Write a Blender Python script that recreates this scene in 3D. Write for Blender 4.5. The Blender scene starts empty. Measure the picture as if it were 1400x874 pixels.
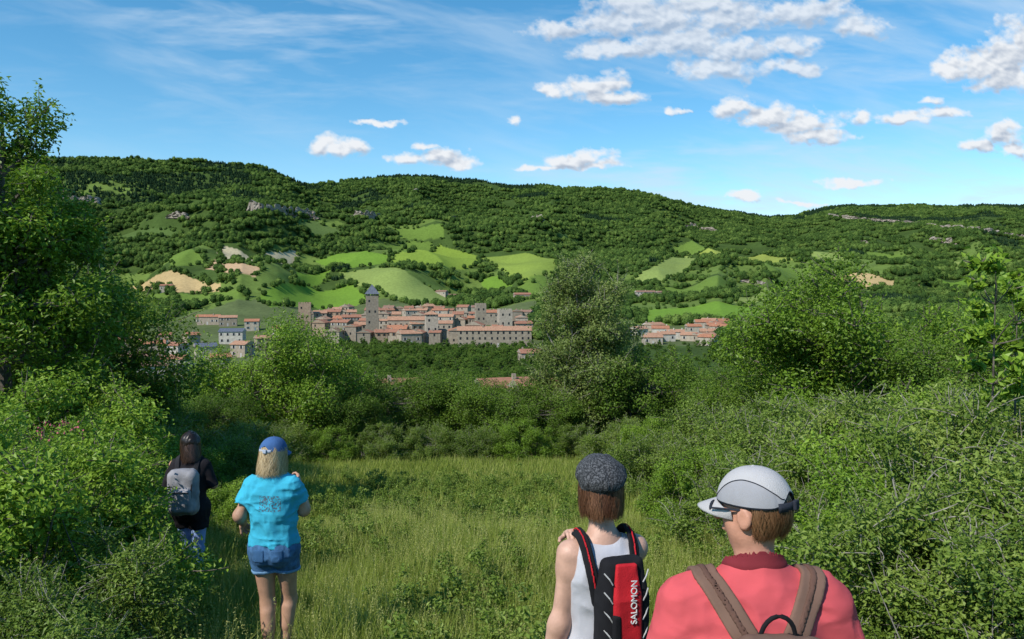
import bpy, bmesh, math, random
import numpy as np
from mathutils import Vector, Matrix
rng=np.random.default_rng(7); random.seed(7)
scene=bpy.context.scene
scene.view_settings.view_transform='Standard'; scene.view_settings.look='None'; scene.view_settings.exposure=0
F0=1100.0; PITCH=math.radians(1.93)
# ------------------------------------------------------------ helpers
def ray(px,py):
    x=(px-700)/F0; z=-(py-437)/F0; y=1.0
    c,s=math.cos(PITCH),math.sin(PITCH)
    Y=y*c+z*s; Z=-y*s+z*c
    return np.array([x/Y,1.0,Z/Y])
def link(o,parent=None):
    scene.collection.objects.link(o)
    if parent: o.parent=parent
    return o
def mesh_np(name,V,faces,mats=(),midx=None,smooth=False,attrs=None):
    me=bpy.data.meshes.new(name)
    V=np.asarray(V,dtype=np.float32)
    me.vertices.add(len(V)); me.vertices.foreach_set('co',V.ravel())
    faces=[np.asarray(f,dtype=np.int32) for f in faces if len(f)]
    loops=np.concatenate([f.ravel() for f in faces])
    tot=np.concatenate([np.full(len(f),f.shape[1],dtype=np.int32) for f in faces])
    st=np.concatenate([[0],np.cumsum(tot)[:-1]]).astype(np.int32)
    me.loops.add(len(loops)); me.loops.foreach_set('vertex_index',loops)
    me.polygons.add(len(tot)); me.polygons.foreach_set('loop_start',st)
    for m in mats: me.materials.append(m)
    if midx is not None: me.polygons.foreach_set('material_index',np.asarray(midx,dtype=np.int32))
    me.polygons.foreach_set('use_smooth',np.full(len(tot),smooth,dtype=bool))
    if attrs:
        for k,(typ,dom,arr) in attrs.items():
            a=me.attributes.new(k,typ,dom)
            key='color' if 'COLOR' in typ else ('vector' if typ=='FLOAT_VECTOR' else 'value')
            a.data.foreach_set(key,np.asarray(arr,dtype=np.int32 if typ=='INT' else np.float32).ravel())
    me.update(calc_edges=True); me.validate()
    return me
def obj(name,me,parent=None,loc=None,rot=None,scale=None):
    o=bpy.data.objects.new(name,me); link(o,parent)
    if loc is not None: o.location=loc
    if rot is not None: o.rotation_euler=rot
    if scale is not None: o.scale=scale if hasattr(scale,'__len__') else (scale,)*3
    return o
_T3=rng.random((32,32,32)).astype(np.float32)
def vn3(P):
    i=np.floor(P).astype(np.int32); f=P-i; f=f*f*(3-2*f); i&=31; j=(i+1)&31
    x0,y0,z0=i[...,0],i[...,1],i[...,2]; x1,y1,z1=j[...,0],j[...,1],j[...,2]
    fx,fy,fz=f[...,0],f[...,1],f[...,2]
    a=_T3[x0,y0,z0]*(1-fx)+_T3[x1,y0,z0]*fx; b=_T3[x0,y1,z0]*(1-fx)+_T3[x1,y1,z0]*fx
    c=_T3[x0,y0,z1]*(1-fx)+_T3[x1,y0,z1]*fx; d=_T3[x0,y1,z1]*(1-fx)+_T3[x1,y1,z1]*fx
    return (a*(1-fy)+b*fy)*(1-fz)+(c*(1-fy)+d*fy)*fz
_T2=rng.random((256,256)).astype(np.float32)
def vn2(x,y):
    ix=np.floor(x).astype(np.int64); iy=np.floor(y).astype(np.int64); fx=x-ix; fy=y-iy
    fx=fx*fx*(3-2*fx); fy=fy*fy*(3-2*fy); a=ix&255;b=iy&255;a1=(a+1)&255;b1=(b+1)&255
    return (_T2[a,b]*(1-fx)+_T2[a1,b]*fx)*(1-fy)+(_T2[a,b1]*(1-fx)+_T2[a1,b1]*fx)*fy
def fbm(x,y,o=5,g=.5):
    s=0;a=1;t=0
    for k in range(o):
        s=s+a*vn2(x*2**k+17.3*k,y*2**k+9.1*k); t+=a; a*=g
    return s/t
# ------------------------------------------------------------ materials
def newmat(name):
    m=bpy.data.materials.new(name); m.use_nodes=True; nt=m.node_tree; nt.nodes.clear()
    out=nt.nodes.new('ShaderNodeOutputMaterial'); return m,nt,out
def N(nt,t,**k):
    n=nt.nodes.new(t)
    for a,b in k.items(): setattr(n,a,b)
    return n
def simple(name,c1,c2=None,scale=20,rough=.8,bump=0.0,bscale=None,metal=0,spec=.3,coord='Object',detail=4):
    m,nt,out=newmat(name); p=N(nt,'ShaderNodeBsdfPrincipled'); nt.links.new(p.outputs[0],out.inputs[0])
    p.inputs['Roughness'].default_value=rough; p.inputs['Metallic'].default_value=metal
    p.inputs['Specular IOR Level'].default_value=spec
    c2=c2 or tuple(x*.75 for x in c1)
    tc=N(nt,'ShaderNodeTexCoord'); nz=N(nt,'ShaderNodeTexNoise'); nz.inputs['Scale'].default_value=scale; nz.inputs['Detail'].default_value=detail
    nt.links.new(tc.outputs[coord],nz.inputs['Vector'])
    r=N(nt,'ShaderNodeValToRGB'); r.color_ramp.elements[0].position=.35; r.color_ramp.elements[1].position=.65
    r.color_ramp.elements[0].color=(*c2,1); r.color_ramp.elements[1].color=(*c1,1)
    nt.links.new(nz.outputs['Fac'],r.inputs[0]); nt.links.new(r.outputs[0],p.inputs['Base Color'])
    if bump>0:
        n2=N(nt,'ShaderNodeTexNoise'); n2.inputs['Scale'].default_value=bscale or scale*3; n2.inputs['Detail'].default_value=3
        nt.links.new(tc.outputs[coord],n2.inputs['Vector'])
        b=N(nt,'ShaderNodeBump'); b.inputs['Strength'].default_value=bump; b.inputs['Distance'].default_value=.01
        nt.links.new(n2.outputs['Fac'],b.inputs['Height']); nt.links.new(b.outputs[0],p.inputs['Normal'])
    return m
def leafmat(name,dark,mid,light,trans=.3,rough=.5,spec=.3,rnd=.3,gain=1.0):
    dark,mid,light=[tuple(v*gain for v in c) for c in (dark,mid,light)]
    m,nt,out=newmat(name)
    at=N(nt,'ShaderNodeAttribute',attribute_name='tint')
    oi=N(nt,'ShaderNodeObjectInfo')
    ad=N(nt,'ShaderNodeMath',operation='MULTIPLY_ADD'); ad.inputs[1].default_value=rnd; 
    nt.links.new(oi.outputs['Random'],ad.inputs[0]); nt.links.new(at.outputs['Fac'],ad.inputs[2])
    sb=N(nt,'ShaderNodeMath',operation='SUBTRACT'); sb.inputs[1].default_value=rnd*.5; nt.links.new(ad.outputs[0],sb.inputs[0])
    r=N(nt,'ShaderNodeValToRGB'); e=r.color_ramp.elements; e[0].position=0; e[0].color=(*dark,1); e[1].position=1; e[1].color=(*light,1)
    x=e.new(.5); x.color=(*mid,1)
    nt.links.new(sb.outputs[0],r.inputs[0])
    p=N(nt,'ShaderNodeBsdfPrincipled'); p.inputs['Roughness'].default_value=rough; p.inputs['Specular IOR Level'].default_value=spec
    t=N(nt,'ShaderNodeBsdfTranslucent'); mx=N(nt,'ShaderNodeMixShader'); mx.inputs[0].default_value=trans
    nt.links.new(r.outputs[0],p.inputs['Base Color']); nt.links.new(r.outputs[0],t.inputs[0])
    nt.links.new(p.outputs[0],mx.inputs[1]); nt.links.new(t.outputs[0],mx.inputs[2]); nt.links.new(mx.outputs[0],out.inputs[0])
    return m
M_leafA=leafmat('leaf_bright',(.055,.10,.008),(.125,.215,.018),(.21,.31,.035),rough=.45,trans=.35,gain=1.4)
M_leafB=leafmat('leaf_olive',(.06,.09,.02),(.135,.185,.042),(.23,.27,.095),trans=.35,gain=1.45)
M_leafC=leafmat('leaf_hedge',(.05,.09,.012),(.125,.19,.026),(.23,.29,.065),trans=.35,gain=1.4)
M_leafD=leafmat('leaf_deep',(.04,.075,.008),(.09,.16,.015),(.155,.235,.028),trans=.35,gain=1.35)
M_forest=leafmat('forest_leaf',(.03,.060,.014),(.066,.114,.024),(.115,.17,.038),trans=.15,rough=.9,spec=.05,rnd=.85,gain=1.35)
M_pine=leafmat('pine_needles',(.014,.036,.018),(.026,.056,.024),(.045,.085,.032),trans=.05,rough=.9,spec=.05,rnd=.4,gain=1.1)
M_grass=leafmat('grass_blade',(.095,.135,.016),(.205,.265,.038),(.40,.40,.14),trans=.4,rough=.55,spec=.2,rnd=.4,gain=1.3)
M_bark=simple('bark',(.17,.15,.12),(.07,.06,.05),scale=14,rough=.95,bump=.6)
M_barkl=simple('bark_pale',(.32,.30,.26),(.14,.125,.10),scale=12,rough=.95,bump=.5)
# ------------------------------------------------------------ terrain
prof=np.array([(-3000,80),(-400,50),(-100,14),(0,-1.75),(2.35,-2.27),(3.2,-2.38),(5.7,-2.72),(8.4,-3.13),(15,-4.15),(28,-5.95),(40,-8.6),(60,-13),(120,-22),(200,-28),(300,-32),(420,-30),(500,-27),(600,-22)],float)
ridge=np.array([(-600,215),(60,212),(120,211),(200,214),(260,216),(330,219),(370,229),(420,249),(440,248),(470,243),(520,238),(560,236),(640,241),(700,250),(780,253),(850,256),(900,266),(940,278),(1000,286),(1050,293),(1090,291),(1130,281),(1160,277),(1250,279),(1400,277),(2000,280)],float)
Rt=np.array([(-600,1700),(380,1750),(480,2150),(900,2300),(1030,3000),(1150,2650),(2000,2600)],float)
def H(x,y):
    x=np.asarray(x,float); y=np.asarray(y,float)
    u=np.clip(700+F0*x/np.maximum(y,1.0),-600,2000)
    zb=np.interp(y,prof[:,0],prof[:,1])
    zb=zb+np.clip((y-45)/60,0,1)*(vn2(x/70+5,y/70)-.5)*3.0
    zb=zb+np.clip((np.abs(x)-1)/20,0,1)*(vn2(x/4+50,y/4)-.5)*.25*(y<60)
    R=np.interp(u,Rt[:,0],Rt[:,1]); py=np.interp(u,ridge[:,0],ridge[:,1])
    py=py+(vn2(u/14,u*0+3)-.5)*2+(vn2(u/45,u*0+8)-.5)*2
    zf=-(py-437)/F0; c,s=math.cos(PITCH),math.sin(PITCH)
    Zr=(-s+zf*c)/(c+zf*s)*R-9
    t=(y-600)/(R-600); tt=np.clip(t,0,1)
    rid=1-np.abs(2*vn2(u/95+3.3,y/900)-1)
    rid2=1-np.abs(2*vn2(x/150+8,y/260+4)-1)
    bell=4*tt*(1-tt)
    z=-22+(Zr+22)*tt**1.55+bell*((rid-.5)*52+(rid2-.5)*24)+bell*(vn2(x/60,y/60)-.5)*7
    z=z+bell*14*np.clip(np.sin((tt*3.1+rid*.6)*2*np.pi),-.6,.6)*.7
    z=np.where(t>1,Zr-(y-R)*.05,z)
    return np.where(y<600,zb, z)
_ds=np.concatenate([np.geomspace(20,400,600),np.arange(401,3200,1.5)])
def survey(px,py):
    r=ray(px,py); X=r[0]*_ds; Z=r[2]*_ds
    h=H(X,_ds); k=np.nonzero(h>=Z)[0]
    i=k[0] if len(k) else len(_ds)-1
    return np.array([X[i],_ds[i],h[i]])
def spoly(p): return np.array([survey(a,b)[:2] for a,b in p])
def inside(poly,x,y):
    c=np.zeros(x.shape,bool); n=len(poly); j=n-1
    bb=(x>=poly[:,0].min())&(x<=poly[:,0].max())&(y>=poly[:,1].min())&(y<=poly[:,1].max())
    xi_,yi_=x[bb],y[bb]; cc=np.zeros(xi_.shape,bool)
    for i in range(n):
        xi,yi=poly[i]; xj,yj=poly[j]
        cc^=((yi>yi_)!=(yj>yi_))&(xi_<(xj-xi)*(yi_-yi)/(yj-yi+1e-9)+xi); j=i
    c[bb]=cc; return c
TAN=(.42,.31,.15); PINK=(.44,.30,.18); BEI=(.42,.37,.24); GB=(.13,.23,.03); GM=(.12,.19,.035); GP=(.20,.26,.07); GY=(.25,.30,.06)
fields_px=[([(165,390),(215,376),(262,380),(302,388),(300,398),(240,400),(190,398)],TAN),
([(281,368),(292,355),(330,360),(358,366),(350,379),(318,377)],PINK),
([(296,346),(300,335),(340,351),(356,358),(338,359)],BEI),([(356,347),(410,341),(408,352),(385,361),(370,359)],BEI),
([(350,408),(420,391),(480,388),(500,400),(502,414),(430,421),(370,421)],GB),
([(463,374),(520,366),(560,376),(592,395),(622,412),(570,419),(525,402),(484,388)],GP),
([(430,358),(462,347),(530,349),(535,361),(480,366)],GB),([(535,350),(600,334),(652,350),(655,362),(600,365),(537,362)],(.19,.27,.04)),
([(494,331),(560,329),(592,331),(560,346),(500,339)],GM),([(538,311),(605,307),(608,326),(565,329),(543,323)],GM),
([(658,352),(720,346),(767,356),(752,388),(715,393),(690,372)],(.20,.27,.05)),([(655,380),(686,376),(700,393),(662,397)],GB),
([(862,388),(900,361),(935,346),(975,350),(940,372),(905,387)],GP),([(955,347),(1040,348),(1087,356),(1050,360),(985,353)],GY),
([(915,339),(950,331),(998,341),(960,345)],GM),([(1030,362),(1110,366),(1122,376),(1050,379)],GM),
([(1108,346),(1150,345),(1158,356),(1115,357)],GP),([(1128,381),(1165,374),(1215,384),(1262,393),(1190,396)],TAN),
([(1272,377),(1340,369),(1420,380),(1420,399),(1300,397)],GB),([(1292,351),(1340,356),(1350,363),(1300,363)],GP),
([(880,424),(960,416),(1060,421),(1050,443),(880,443)],GB),([(900,392),(1000,390),(990,402),(905,402)],GM),
([(103,351),(125,345),(130,358),(105,362)],GM),([(145,398),(235,402),(235,415),(150,415)],GM),([(700,400),(860,392),(860,405),(740,412)],GM),
([(1080,396),(1160,398),(1150,410),(1085,408)],GM),([(1180,344),(1240,347),(1238,356),(1186,354)],GM),([(225,352),(272,347),(282,360),(236,366)],GM),([(405,372),(452,368),(448,382),(402,386)],GB),([(232,402),(330,398),(345,412),(250,418)],GM),([(1000,404),(1070,406),(1060,415),(1000,414)],GP),([(395,300),(430,302),(470,318),(440,324)],(.09,.14,.04)),([(150,318),(230,312),(250,322),(170,328)],(.08,.13,.035))]
fields=[(spoly(p),c) for p,c in fields_px]
town=[spoly([(150,522),(135,458),(260,428),(400,416),(500,412),(735,412),(745,474),(620,478),(480,474),(380,488),(300,522)]),spoly([(862,474),(868,444),(985,448),(992,472)])]
az=np.radians(np.concatenate([np.arange(-180,-42,4.0),np.linspace(-42,42,820),np.arange(46,180.1,4.0)]))
rr=np.concatenate([np.geomspace(.3,400,230),np.linspace(404,3200,470),np.geomspace(3260,7500,20)])
A,Rr=np.meshgrid(az,rr); X=(np.sin(A)*Rr); Y=(np.cos(A)*Rr); Z=H(X,Y)
nr,nc=X.shape
col=np.zeros((nr,nc,4)); col[...,3]=1
n1=fbm(X/120,Y/120,4); n2=fbm(X/18+9,Y/18,3)
base=np.array([.085,.14,.03]); forestc=np.array([.05,.085,.02])
col[...,:3]=base*(.75+.5*n1[...,None])
fm=(Y>60); col[fm,:3]=forestc*(.7+.6*n2[fm][:,None])
openz=(Y>480)&(Y<1500)&(n1>.52); col[openz,:3]=np.array([.12,.18,.04])*(.7+.5*n2[openz][:,None])
nearm=(Y<45); col[nearm,:3]=np.array([.085,.125,.025])
for T in town:
    m=inside(T,X,Y); col[m,:3]=np.array([.10,.13,.05])*(.7+.6*n2[m][:,None])
for P_,c in fields:
    m=inside(P_,X,Y); st=.93+.14*n2[m][:,None]; col[m,:3]=np.array(c)*st*(.85+.3*n1[m][:,None])
idx=np.arange(nr*nc).reshape(nr,nc)
q=np.stack([idx[:-1,:-1],idx[:-1,1:],idx[1:,1:],idx[1:,:-1]],-1).reshape(-1,4)[:,::-1]
m,nt,out=newmat('ground'); p=N(nt,'ShaderNodeBsdfPrincipled'); p.inputs['Roughness'].default_value=.95; p.inputs['Specular IOR Level'].default_value=.05
a=N(nt,'ShaderNodeAttribute',attribute_name='Col'); tc=N(nt,'ShaderNodeTexCoord'); nz=N(nt,'ShaderNodeTexNoise'); nz.inputs['Scale'].default_value=.35; nz.inputs['Detail'].default_value=8
nt.links.new(tc.outputs['Object'],nz.inputs['Vector']); mp=N(nt,'ShaderNodeMapRange'); mp.inputs[3].default_value=.6; mp.inputs[4].default_value=1.4
nt.links.new(nz.outputs['Fac'],mp.inputs[0]); vm=N(nt,'ShaderNodeVectorMath',operation='SCALE'); nt.links.new(a.outputs['Color'],vm.inputs[0]); nt.links.new(mp.outputs[0],vm.inputs['Scale'])
nt.links.new(vm.outputs[0],p.inputs['Base Color']); nt.links.new(p.outputs[0],out.inputs[0])
me=mesh_np('ground',np.stack([X,Y,Z],-1).reshape(-1,3),[q],[m],smooth=True,attrs={'Col':('FLOAT_COLOR','POINT',col)})
obj('ground',me)
# ------------------------------------------------------------ leaves / trees
def unit(v): return v/np.maximum(np.linalg.norm(v,axis=-1,keepdims=True),1e-9)
def leafgeo(P,Nn,L,W,r,fold=.25):
    n=len(P); ax=unit(np.cross(Nn,r.normal(size=(n,3)))); sd=unit(np.cross(Nn,ax))
    L=L[:,None]; W=W[:,None]
    v=np.stack([P-ax*L*.5,P+sd*W*.5+Nn*W*fold-ax*L*.06,P+ax*L*.5,P-sd*W*.5+Nn*W*fold-ax*L*.06],1).reshape(-1,3)
    f=np.arange(4*n).reshape(n,4); return v,f
def tube(pts,rad,k=6):
    pts=np.asarray(pts,float); rad=np.asarray(rad,float); n=len(pts)
    t=unit(np.gradient(pts,axis=0)); ref=np.array([.31,.2,.93]) if abs(t[0,2])<.8 else np.array([1,.1,0])
    a=unit(np.cross(t,ref)); b=np.cross(t,a); th=np.arange(k)/k*2*np.pi
    v=pts[:,None]+rad[:,None,None]*(np.cos(th)[None,:,None]*a[:,None]+np.sin(th)[None,:,None]*b[:,None])
    i=np.arange(n*k).reshape(n,k); j=np.roll(i,-1,1)
    f=np.stack([i[:-1],j[:-1],j[1:],i[1:]],-1).reshape(-1,4)
    return v.reshape(-1,3),f
class Acc:
    def __init__(s): s.V=[];s.F=[];s.M=[];s.T=[];s.n=0
    def add(s,v,f,m,t=.5):
        s.V.append(v); s.F.append(f+s.n); s.M.append(np.full(len(f),m)); s.T.append(np.full(len(f),t) if np.isscalar(t) else t); s.n+=len(v)
    def mesh(s,name,mats): 
        return mesh_np(name,np.concatenate(s.V),[np.concatenate(s.F)],mats,np.concatenate(s.M),attrs={'tint':('FLOAT','FACE',np.concatenate(s.T))})
def bez(a,b,c,n=7):
    t=np.linspace(0,1,n)[:,None]; return a*(1-t)**2+2*b*t*(1-t)+c*t*t
def tree_mesh(name,Ht,R,base,ncl,nleaf,ls,seed,mats,shape='round',shoots=60,trunk=.12,crsc=1.0,fine=True,multi=1):
    r=np.random.default_rng(seed); A_=Acc()
    ch=Ht-base; C=[];CR=[]
    while len(C)<ncl:
        d=unit(r.normal(size=3)); q=r.random()**.45
        z=d[2]*q
        if shape=='cone': w=1.0-.55*(z*.5+.5)
        else: w=1
        p=np.array([d[0]*q*R*w,d[1]*q*R*w,base+ch*(.5+.5*z*.92)])
        if shape=='bush': p[2]=base+ch*abs(z)*.92+.08*ch
        C.append(p); CR.append((.14+.15*r.random())*min(R,ch*.6)*crsc*(1.0 if shape!='cone' else (1-.4*(z*.5+.5))))
    C=np.array(C); CR=np.array(CR)
    tops=[]
    for mi in range(multi):
        off=r.normal(size=3)*[R*.25,R*.25,0]*(multi>1)
        b0=np.array([0,0,-.3])+off*.4; top=np.array([r.normal()*R*.1,r.normal()*R*.1,base+ch*.82])+off
        mid=(b0+top)/2+np.append(r.normal(size=2)*R*.12,0)
        tp=bez(b0,mid,top,10); tops.append(tp)
        A_.add(*tube(tp,np.linspace(trunk,trunk*.15,10)/(multi**.5),7),0)
    for c,cr in zip(C,CR):
        tp=tops[r.integers(multi)]
        k=int(np.clip(np.searchsorted(tp[:,2],c[2]-ch*.28*r.random()-.1),1,8)); s=tp[k]
        mid=(s+c)/2+np.array([0,0,-.12*np.linalg.norm(c-s)])+r.normal(size=3)*.06*R
        A_.add(*tube(bez(s,mid,c,6),np.linspace(trunk*.35,trunk*.06,6)/(multi**.5),5),0)
        if fine:
            for _ in range(5):
                e=c+unit(r.normal(size=3)+[0,0,.3])*cr*1.05
                A_.add(*tube(bez(c,(c+e)/2+r.normal(size=3)*cr*.15,e,4),np.linspace(trunk*.07,trunk*.02,4)+.002,4),0)
    w=CR**2; w/=w.sum(); k=r.choice(ncl,nleaf,p=w)
    d=unit(r.normal(size=(nleaf,3))); rad=CR[k]*(r.random(nleaf)**.4)*(1+.25*(r.random(nleaf)**4))
    lump=.7+.6*vn3(np.abs(C[k]*3.1+d*2.2)+50)
    P=C[k]+d*(rad*lump)[:,None]*np.array([1.1,1.1,.8])
    Nn=unit(d*.5+r.normal(size=(nleaf,3))*.55+[0,0,.7])
    s=ls*(.6+.7*r.random(nleaf))
    v,f=leafgeo(P,Nn,s,s*.55,r)
    ct=r.random(ncl)*.35
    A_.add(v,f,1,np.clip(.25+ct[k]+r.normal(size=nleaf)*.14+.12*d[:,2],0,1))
    for _ in range(shoots):
        k=r.choice(ncl,p=w); d0=unit(r.normal(size=3)*[1,1,.6]+[0,0,.9]); s=C[k]+d0*CR[k]*.6
        Ls=(.35+.55*r.random())*min(R*.28,1.1); e=s+d0*Ls+np.array([0,0,-.15*Ls])*r.random()
        pts=bez(s,(s+e)/2+r.normal(size=3)*.1*Ls+[0,0,.1*Ls],e,5)
        A_.add(*tube(pts,np.linspace(.006,.002,5)*max(1,ls/.06),4),0)
        m_=int(16+12*r.random()); tt=np.linspace(.1,1,m_); PP=np.stack([np.interp(tt,np.linspace(0,1,5),pts[:,i]) for i in range(3)],1)+r.normal(size=(m_,3))*ls*.45
        ss=ls*(.6+.5*r.random(m_)); v,f=leafgeo(PP,unit(r.normal(size=(m_,3))+[0,0,.6]),ss,ss*.5,r)
        A_.add(v,f,1,np.clip(.6+r.normal(size=m_)*.15,0,1))
    return A_.mesh(name,mats)
def plant(name,me,px,d,rot=0,s=1.0,dz=0,x=None):
    X_=(px-700)/F0*d if x is None else x
    return obj(name,me,loc=(X_,d,float(H(X_,d))+dz),rot=(0,0,rot),scale=s)
# foreground trees
t_left=tree_mesh('left_tree',7.9,2.5,1.0,95,60000,.09,11,[M_bark,M_leafA],'cone',190,.16,1.1)
plant('ash_tree',t_left,4,13.5,0,1.0)
plant('ash_tree',t_left,-200,15,2,1.0)
t_oak=tree_mesh('oak',5.6,3.4,.9,85,50000,.105,21,[M_bark,M_leafA],'round',180,.17,1.05)
plant('oak_tree',t_oak,385,31,0,1.0)
plant('oak_tree',t_oak,1150,22,2.6,1.04)
plant('oak_tree',t_oak,1430,20,2.2,.8)
plant('oak_tree',t_oak,1285,24,4,.78)
t_c=tree_mesh('tall',8.4,3.2,.5,150,72000,.10,33,[M_barkl,M_leafB],'cone',300,.2,.95)
plant('field_maple_tree',t_c,800,32,.5,1.05)
t_m=tree_mesh('medium',4.8,2.6,.4,60,32000,.10,44,[M_bark,M_leafD],'round',110,.1,1.1,multi=2)
for px,d,rt,s in [(545,33,.3,.82),(625,34,2,.85),(690,31,3,.72),(880,31,1,.95),(925,34,4,.85),(225,22,2.2,.46),(140,19,.7,.6),(70,18,5,1.1),(470,30,5,.6),(295,27,1.5,.52),(740,30,.2,.6),(1010,24,3.3,.62),(0,20,1,1.2),(1350,17,2,.8),(585,42,2.4,.9),(505,44,1.1,1.0),(970,40,.4,1.1),(665,44,4.2,.9)]:
    plant('hornbeam_tree',t_m,px,d,rt,s)
# bushes
b1=tree_mesh('bush_a',1.9,1.5,.05,80,46000,.048,51,[M_barkl,M_leafC],'bush',300,.03,1.05,multi=5)
b2=tree_mesh('bush_b',1.7,1.5,.05,75,42000,.046,52,[M_barkl,M_leafC],'bush',340,.03,.95,multi=6)
b3=tree_mesh('bush_c',1.8,1.4,.05,68,42000,.050,53,[M_bark,M_leafA],'bush',240,.03,1.05,multi=4)
right=[(1290,5.0,0,.74),(1430,4.2,1,.72),(1205,6.3,2,.78),(1350,6.4,3,.98),(1115,7.8,4,.8),(1240,8.2,5,1.05),(1390,8.2,.6,1.2),(1040,9.8,1.6,.8),(1140,10.4,2.7,1.1),(1270,11,3.6,1.2),(1400,11,4.4,1.3),(965,12.5,5.5,.75),(1060,13.5,.9,1.1),(1180,14,1.9,1.3),(1310,14.5,2.9,1.35),(900,17,.2,.8),(1000,18,1.2,1.2),(1100,19,3.2,1.3),(1440,7.5,4,1.15),(1500,5.5,4,1.1)]
for i,(px,d,rt,s) in enumerate(right): plant('hawthorn_bush',(b1,b2,b3)[i%3] if i%4 else b1,px,d,rt,s)
left=[(50,6.6,0,.9),(-60,5.6,2,1.05),(112,7.0,1,.60),(20,8.5,3,1.1),(95,9.5,4,.9),(70,5.0,2,.58),(120,12,2,1.0),(60,12,5,1.4),(0,4.2,5,.48),(328,11.5,1,.5),(250,15,2.2,.8),(310,17,.4,.9),(160,11.5,.7,.75),(168,6.2,3,.32),(190,16,1,1)]
for i,(px,d,rt,s) in enumerate(left): plant('dogwood_bush',(b3,b1)[i%3==2],px,d,rt,s)
for px,d,s in [(380,27,.8),(450,27.5,.7),(520,28,.8),(590,28.5,.75),(650,28,.7),(720,28,.85),(790,28.5,.8),(850,27,.95),(900,25,.9),(940,22,.9),(340,23,.9)]:
    plant('shrub',(b3,b2,b1)[int(px)%3],px,d,px*.7,s)
sp=tree_mesh('sapling',3.4,.55,1.1,16,900,.10,61,[M_bark,M_leafA],'cone',40,.022,.6)
plant('young_walnut_tree',sp,1355,8.5,0,1.16); plant('young_walnut_tree',sp,1395,9.5,2,1.12)
M_fl=simple('pink_petal',(.50,.13,.16),scale=30); A_=Acc(); r=np.random.default_rng(5)
for i in range(24):
    px=r.choice([52,70,84,96])+r.normal()*9; d=r.uniform(5.4,6.0); x=(px-700)/F0*d; P=np.array([[x,d,ray(px,r.uniform(576,600))[2]*d]])
    for _ in range(3):
        v,f=leafgeo(P+r.normal(size=(1,3))*.012,unit(r.normal(size=(1,3))),np.array([.02]),np.array([.018]),r); A_.add(v,f,0)
obj('bush_blossom',A_.mesh('bush_blossom',[M_fl]))
# ------------------------------------------------------------ scatter
def scatter(name,pts,rz,scl,meshes,tilt=None):
    coll=bpy.data.collections.new(name+'_parts')
    for i,mm in enumerate(meshes):
        o=bpy.data.objects.new('%s_unit_%02d'%(name,i),mm); coll.objects.link(o)
    n=len(pts); rot=np.zeros((n,3)); rot[:,2]=rz
    if tilt is not None: rot[:,:2]=tilt
    me=bpy.data.meshes.new(name); me.vertices.add(n); me.vertices.foreach_set('co',np.asarray(pts,np.float32).ravel())
    for k,t,a,key in (('rot','FLOAT_VECTOR',rot,'vector'),('scl','FLOAT',scl,'value')):
        at=me.attributes.new(k,t,'POINT'); at.data.foreach_set(key,np.asarray(a,np.float32).ravel())
    at=me.attributes.new('idx','INT','POINT'); at.data.foreach_set('value',rng.integers(0,len(meshes),n).astype(np.int32))
    me.update(); o=obj(name,me)
    ng=bpy.data.node_groups.new(name,'GeometryNodeTree')
    ng.interface.new_socket('Geometry',in_out='INPUT',socket_type='NodeSocketGeometry'); ng.interface.new_socket('Geometry',in_out='OUTPUT',socket_type='NodeSocketGeometry')
    gi=ng.nodes.new('NodeGroupInput'); go=ng.nodes.new('NodeGroupOutput'); ip=ng.nodes.new('GeometryNodeInstanceOnPoints')
    ci=ng.nodes.new('GeometryNodeCollectionInfo'); ci.inputs['Collection'].default_value=coll; ci.inputs['Separate Children'].default_value=True; ci.inputs['Reset Children'].default_value=True
    def na(nm,t):
        x=ng.nodes.new('GeometryNodeInputNamedAttribute'); x.data_type=t; x.inputs['Name'].default_value=nm; return x.outputs['Attribute']
    L=ng.links.new; L(gi.outputs[0],ip.inputs['Points']); L(ci.outputs[0],ip.inputs['Instance']); ip.inputs['Pick Instance'].default_value=True
    L(na('idx','INT'),ip.inputs['Instance Index']); L(na('rot','FLOAT_VECTOR'),ip.inputs['Rotation']); L(na('scl','FLOAT'),ip.inputs['Scale']); L(ip.outputs[0],go.inputs[0])
    md=o.modifiers.new('scatter','NODES'); md.node_group=ng; return o
def ico(sub):
    bm=bmesh.new(); bmesh.ops.create_icosphere(bm,subdivisions=sub,radius=1); V=np.array([v.co[:] for v in bm.verts]); Fc=np.array([[v.index for v in f.verts] for f in bm.faces]); bm.free(); return V,Fc
IV,IF=ico(2)
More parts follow.
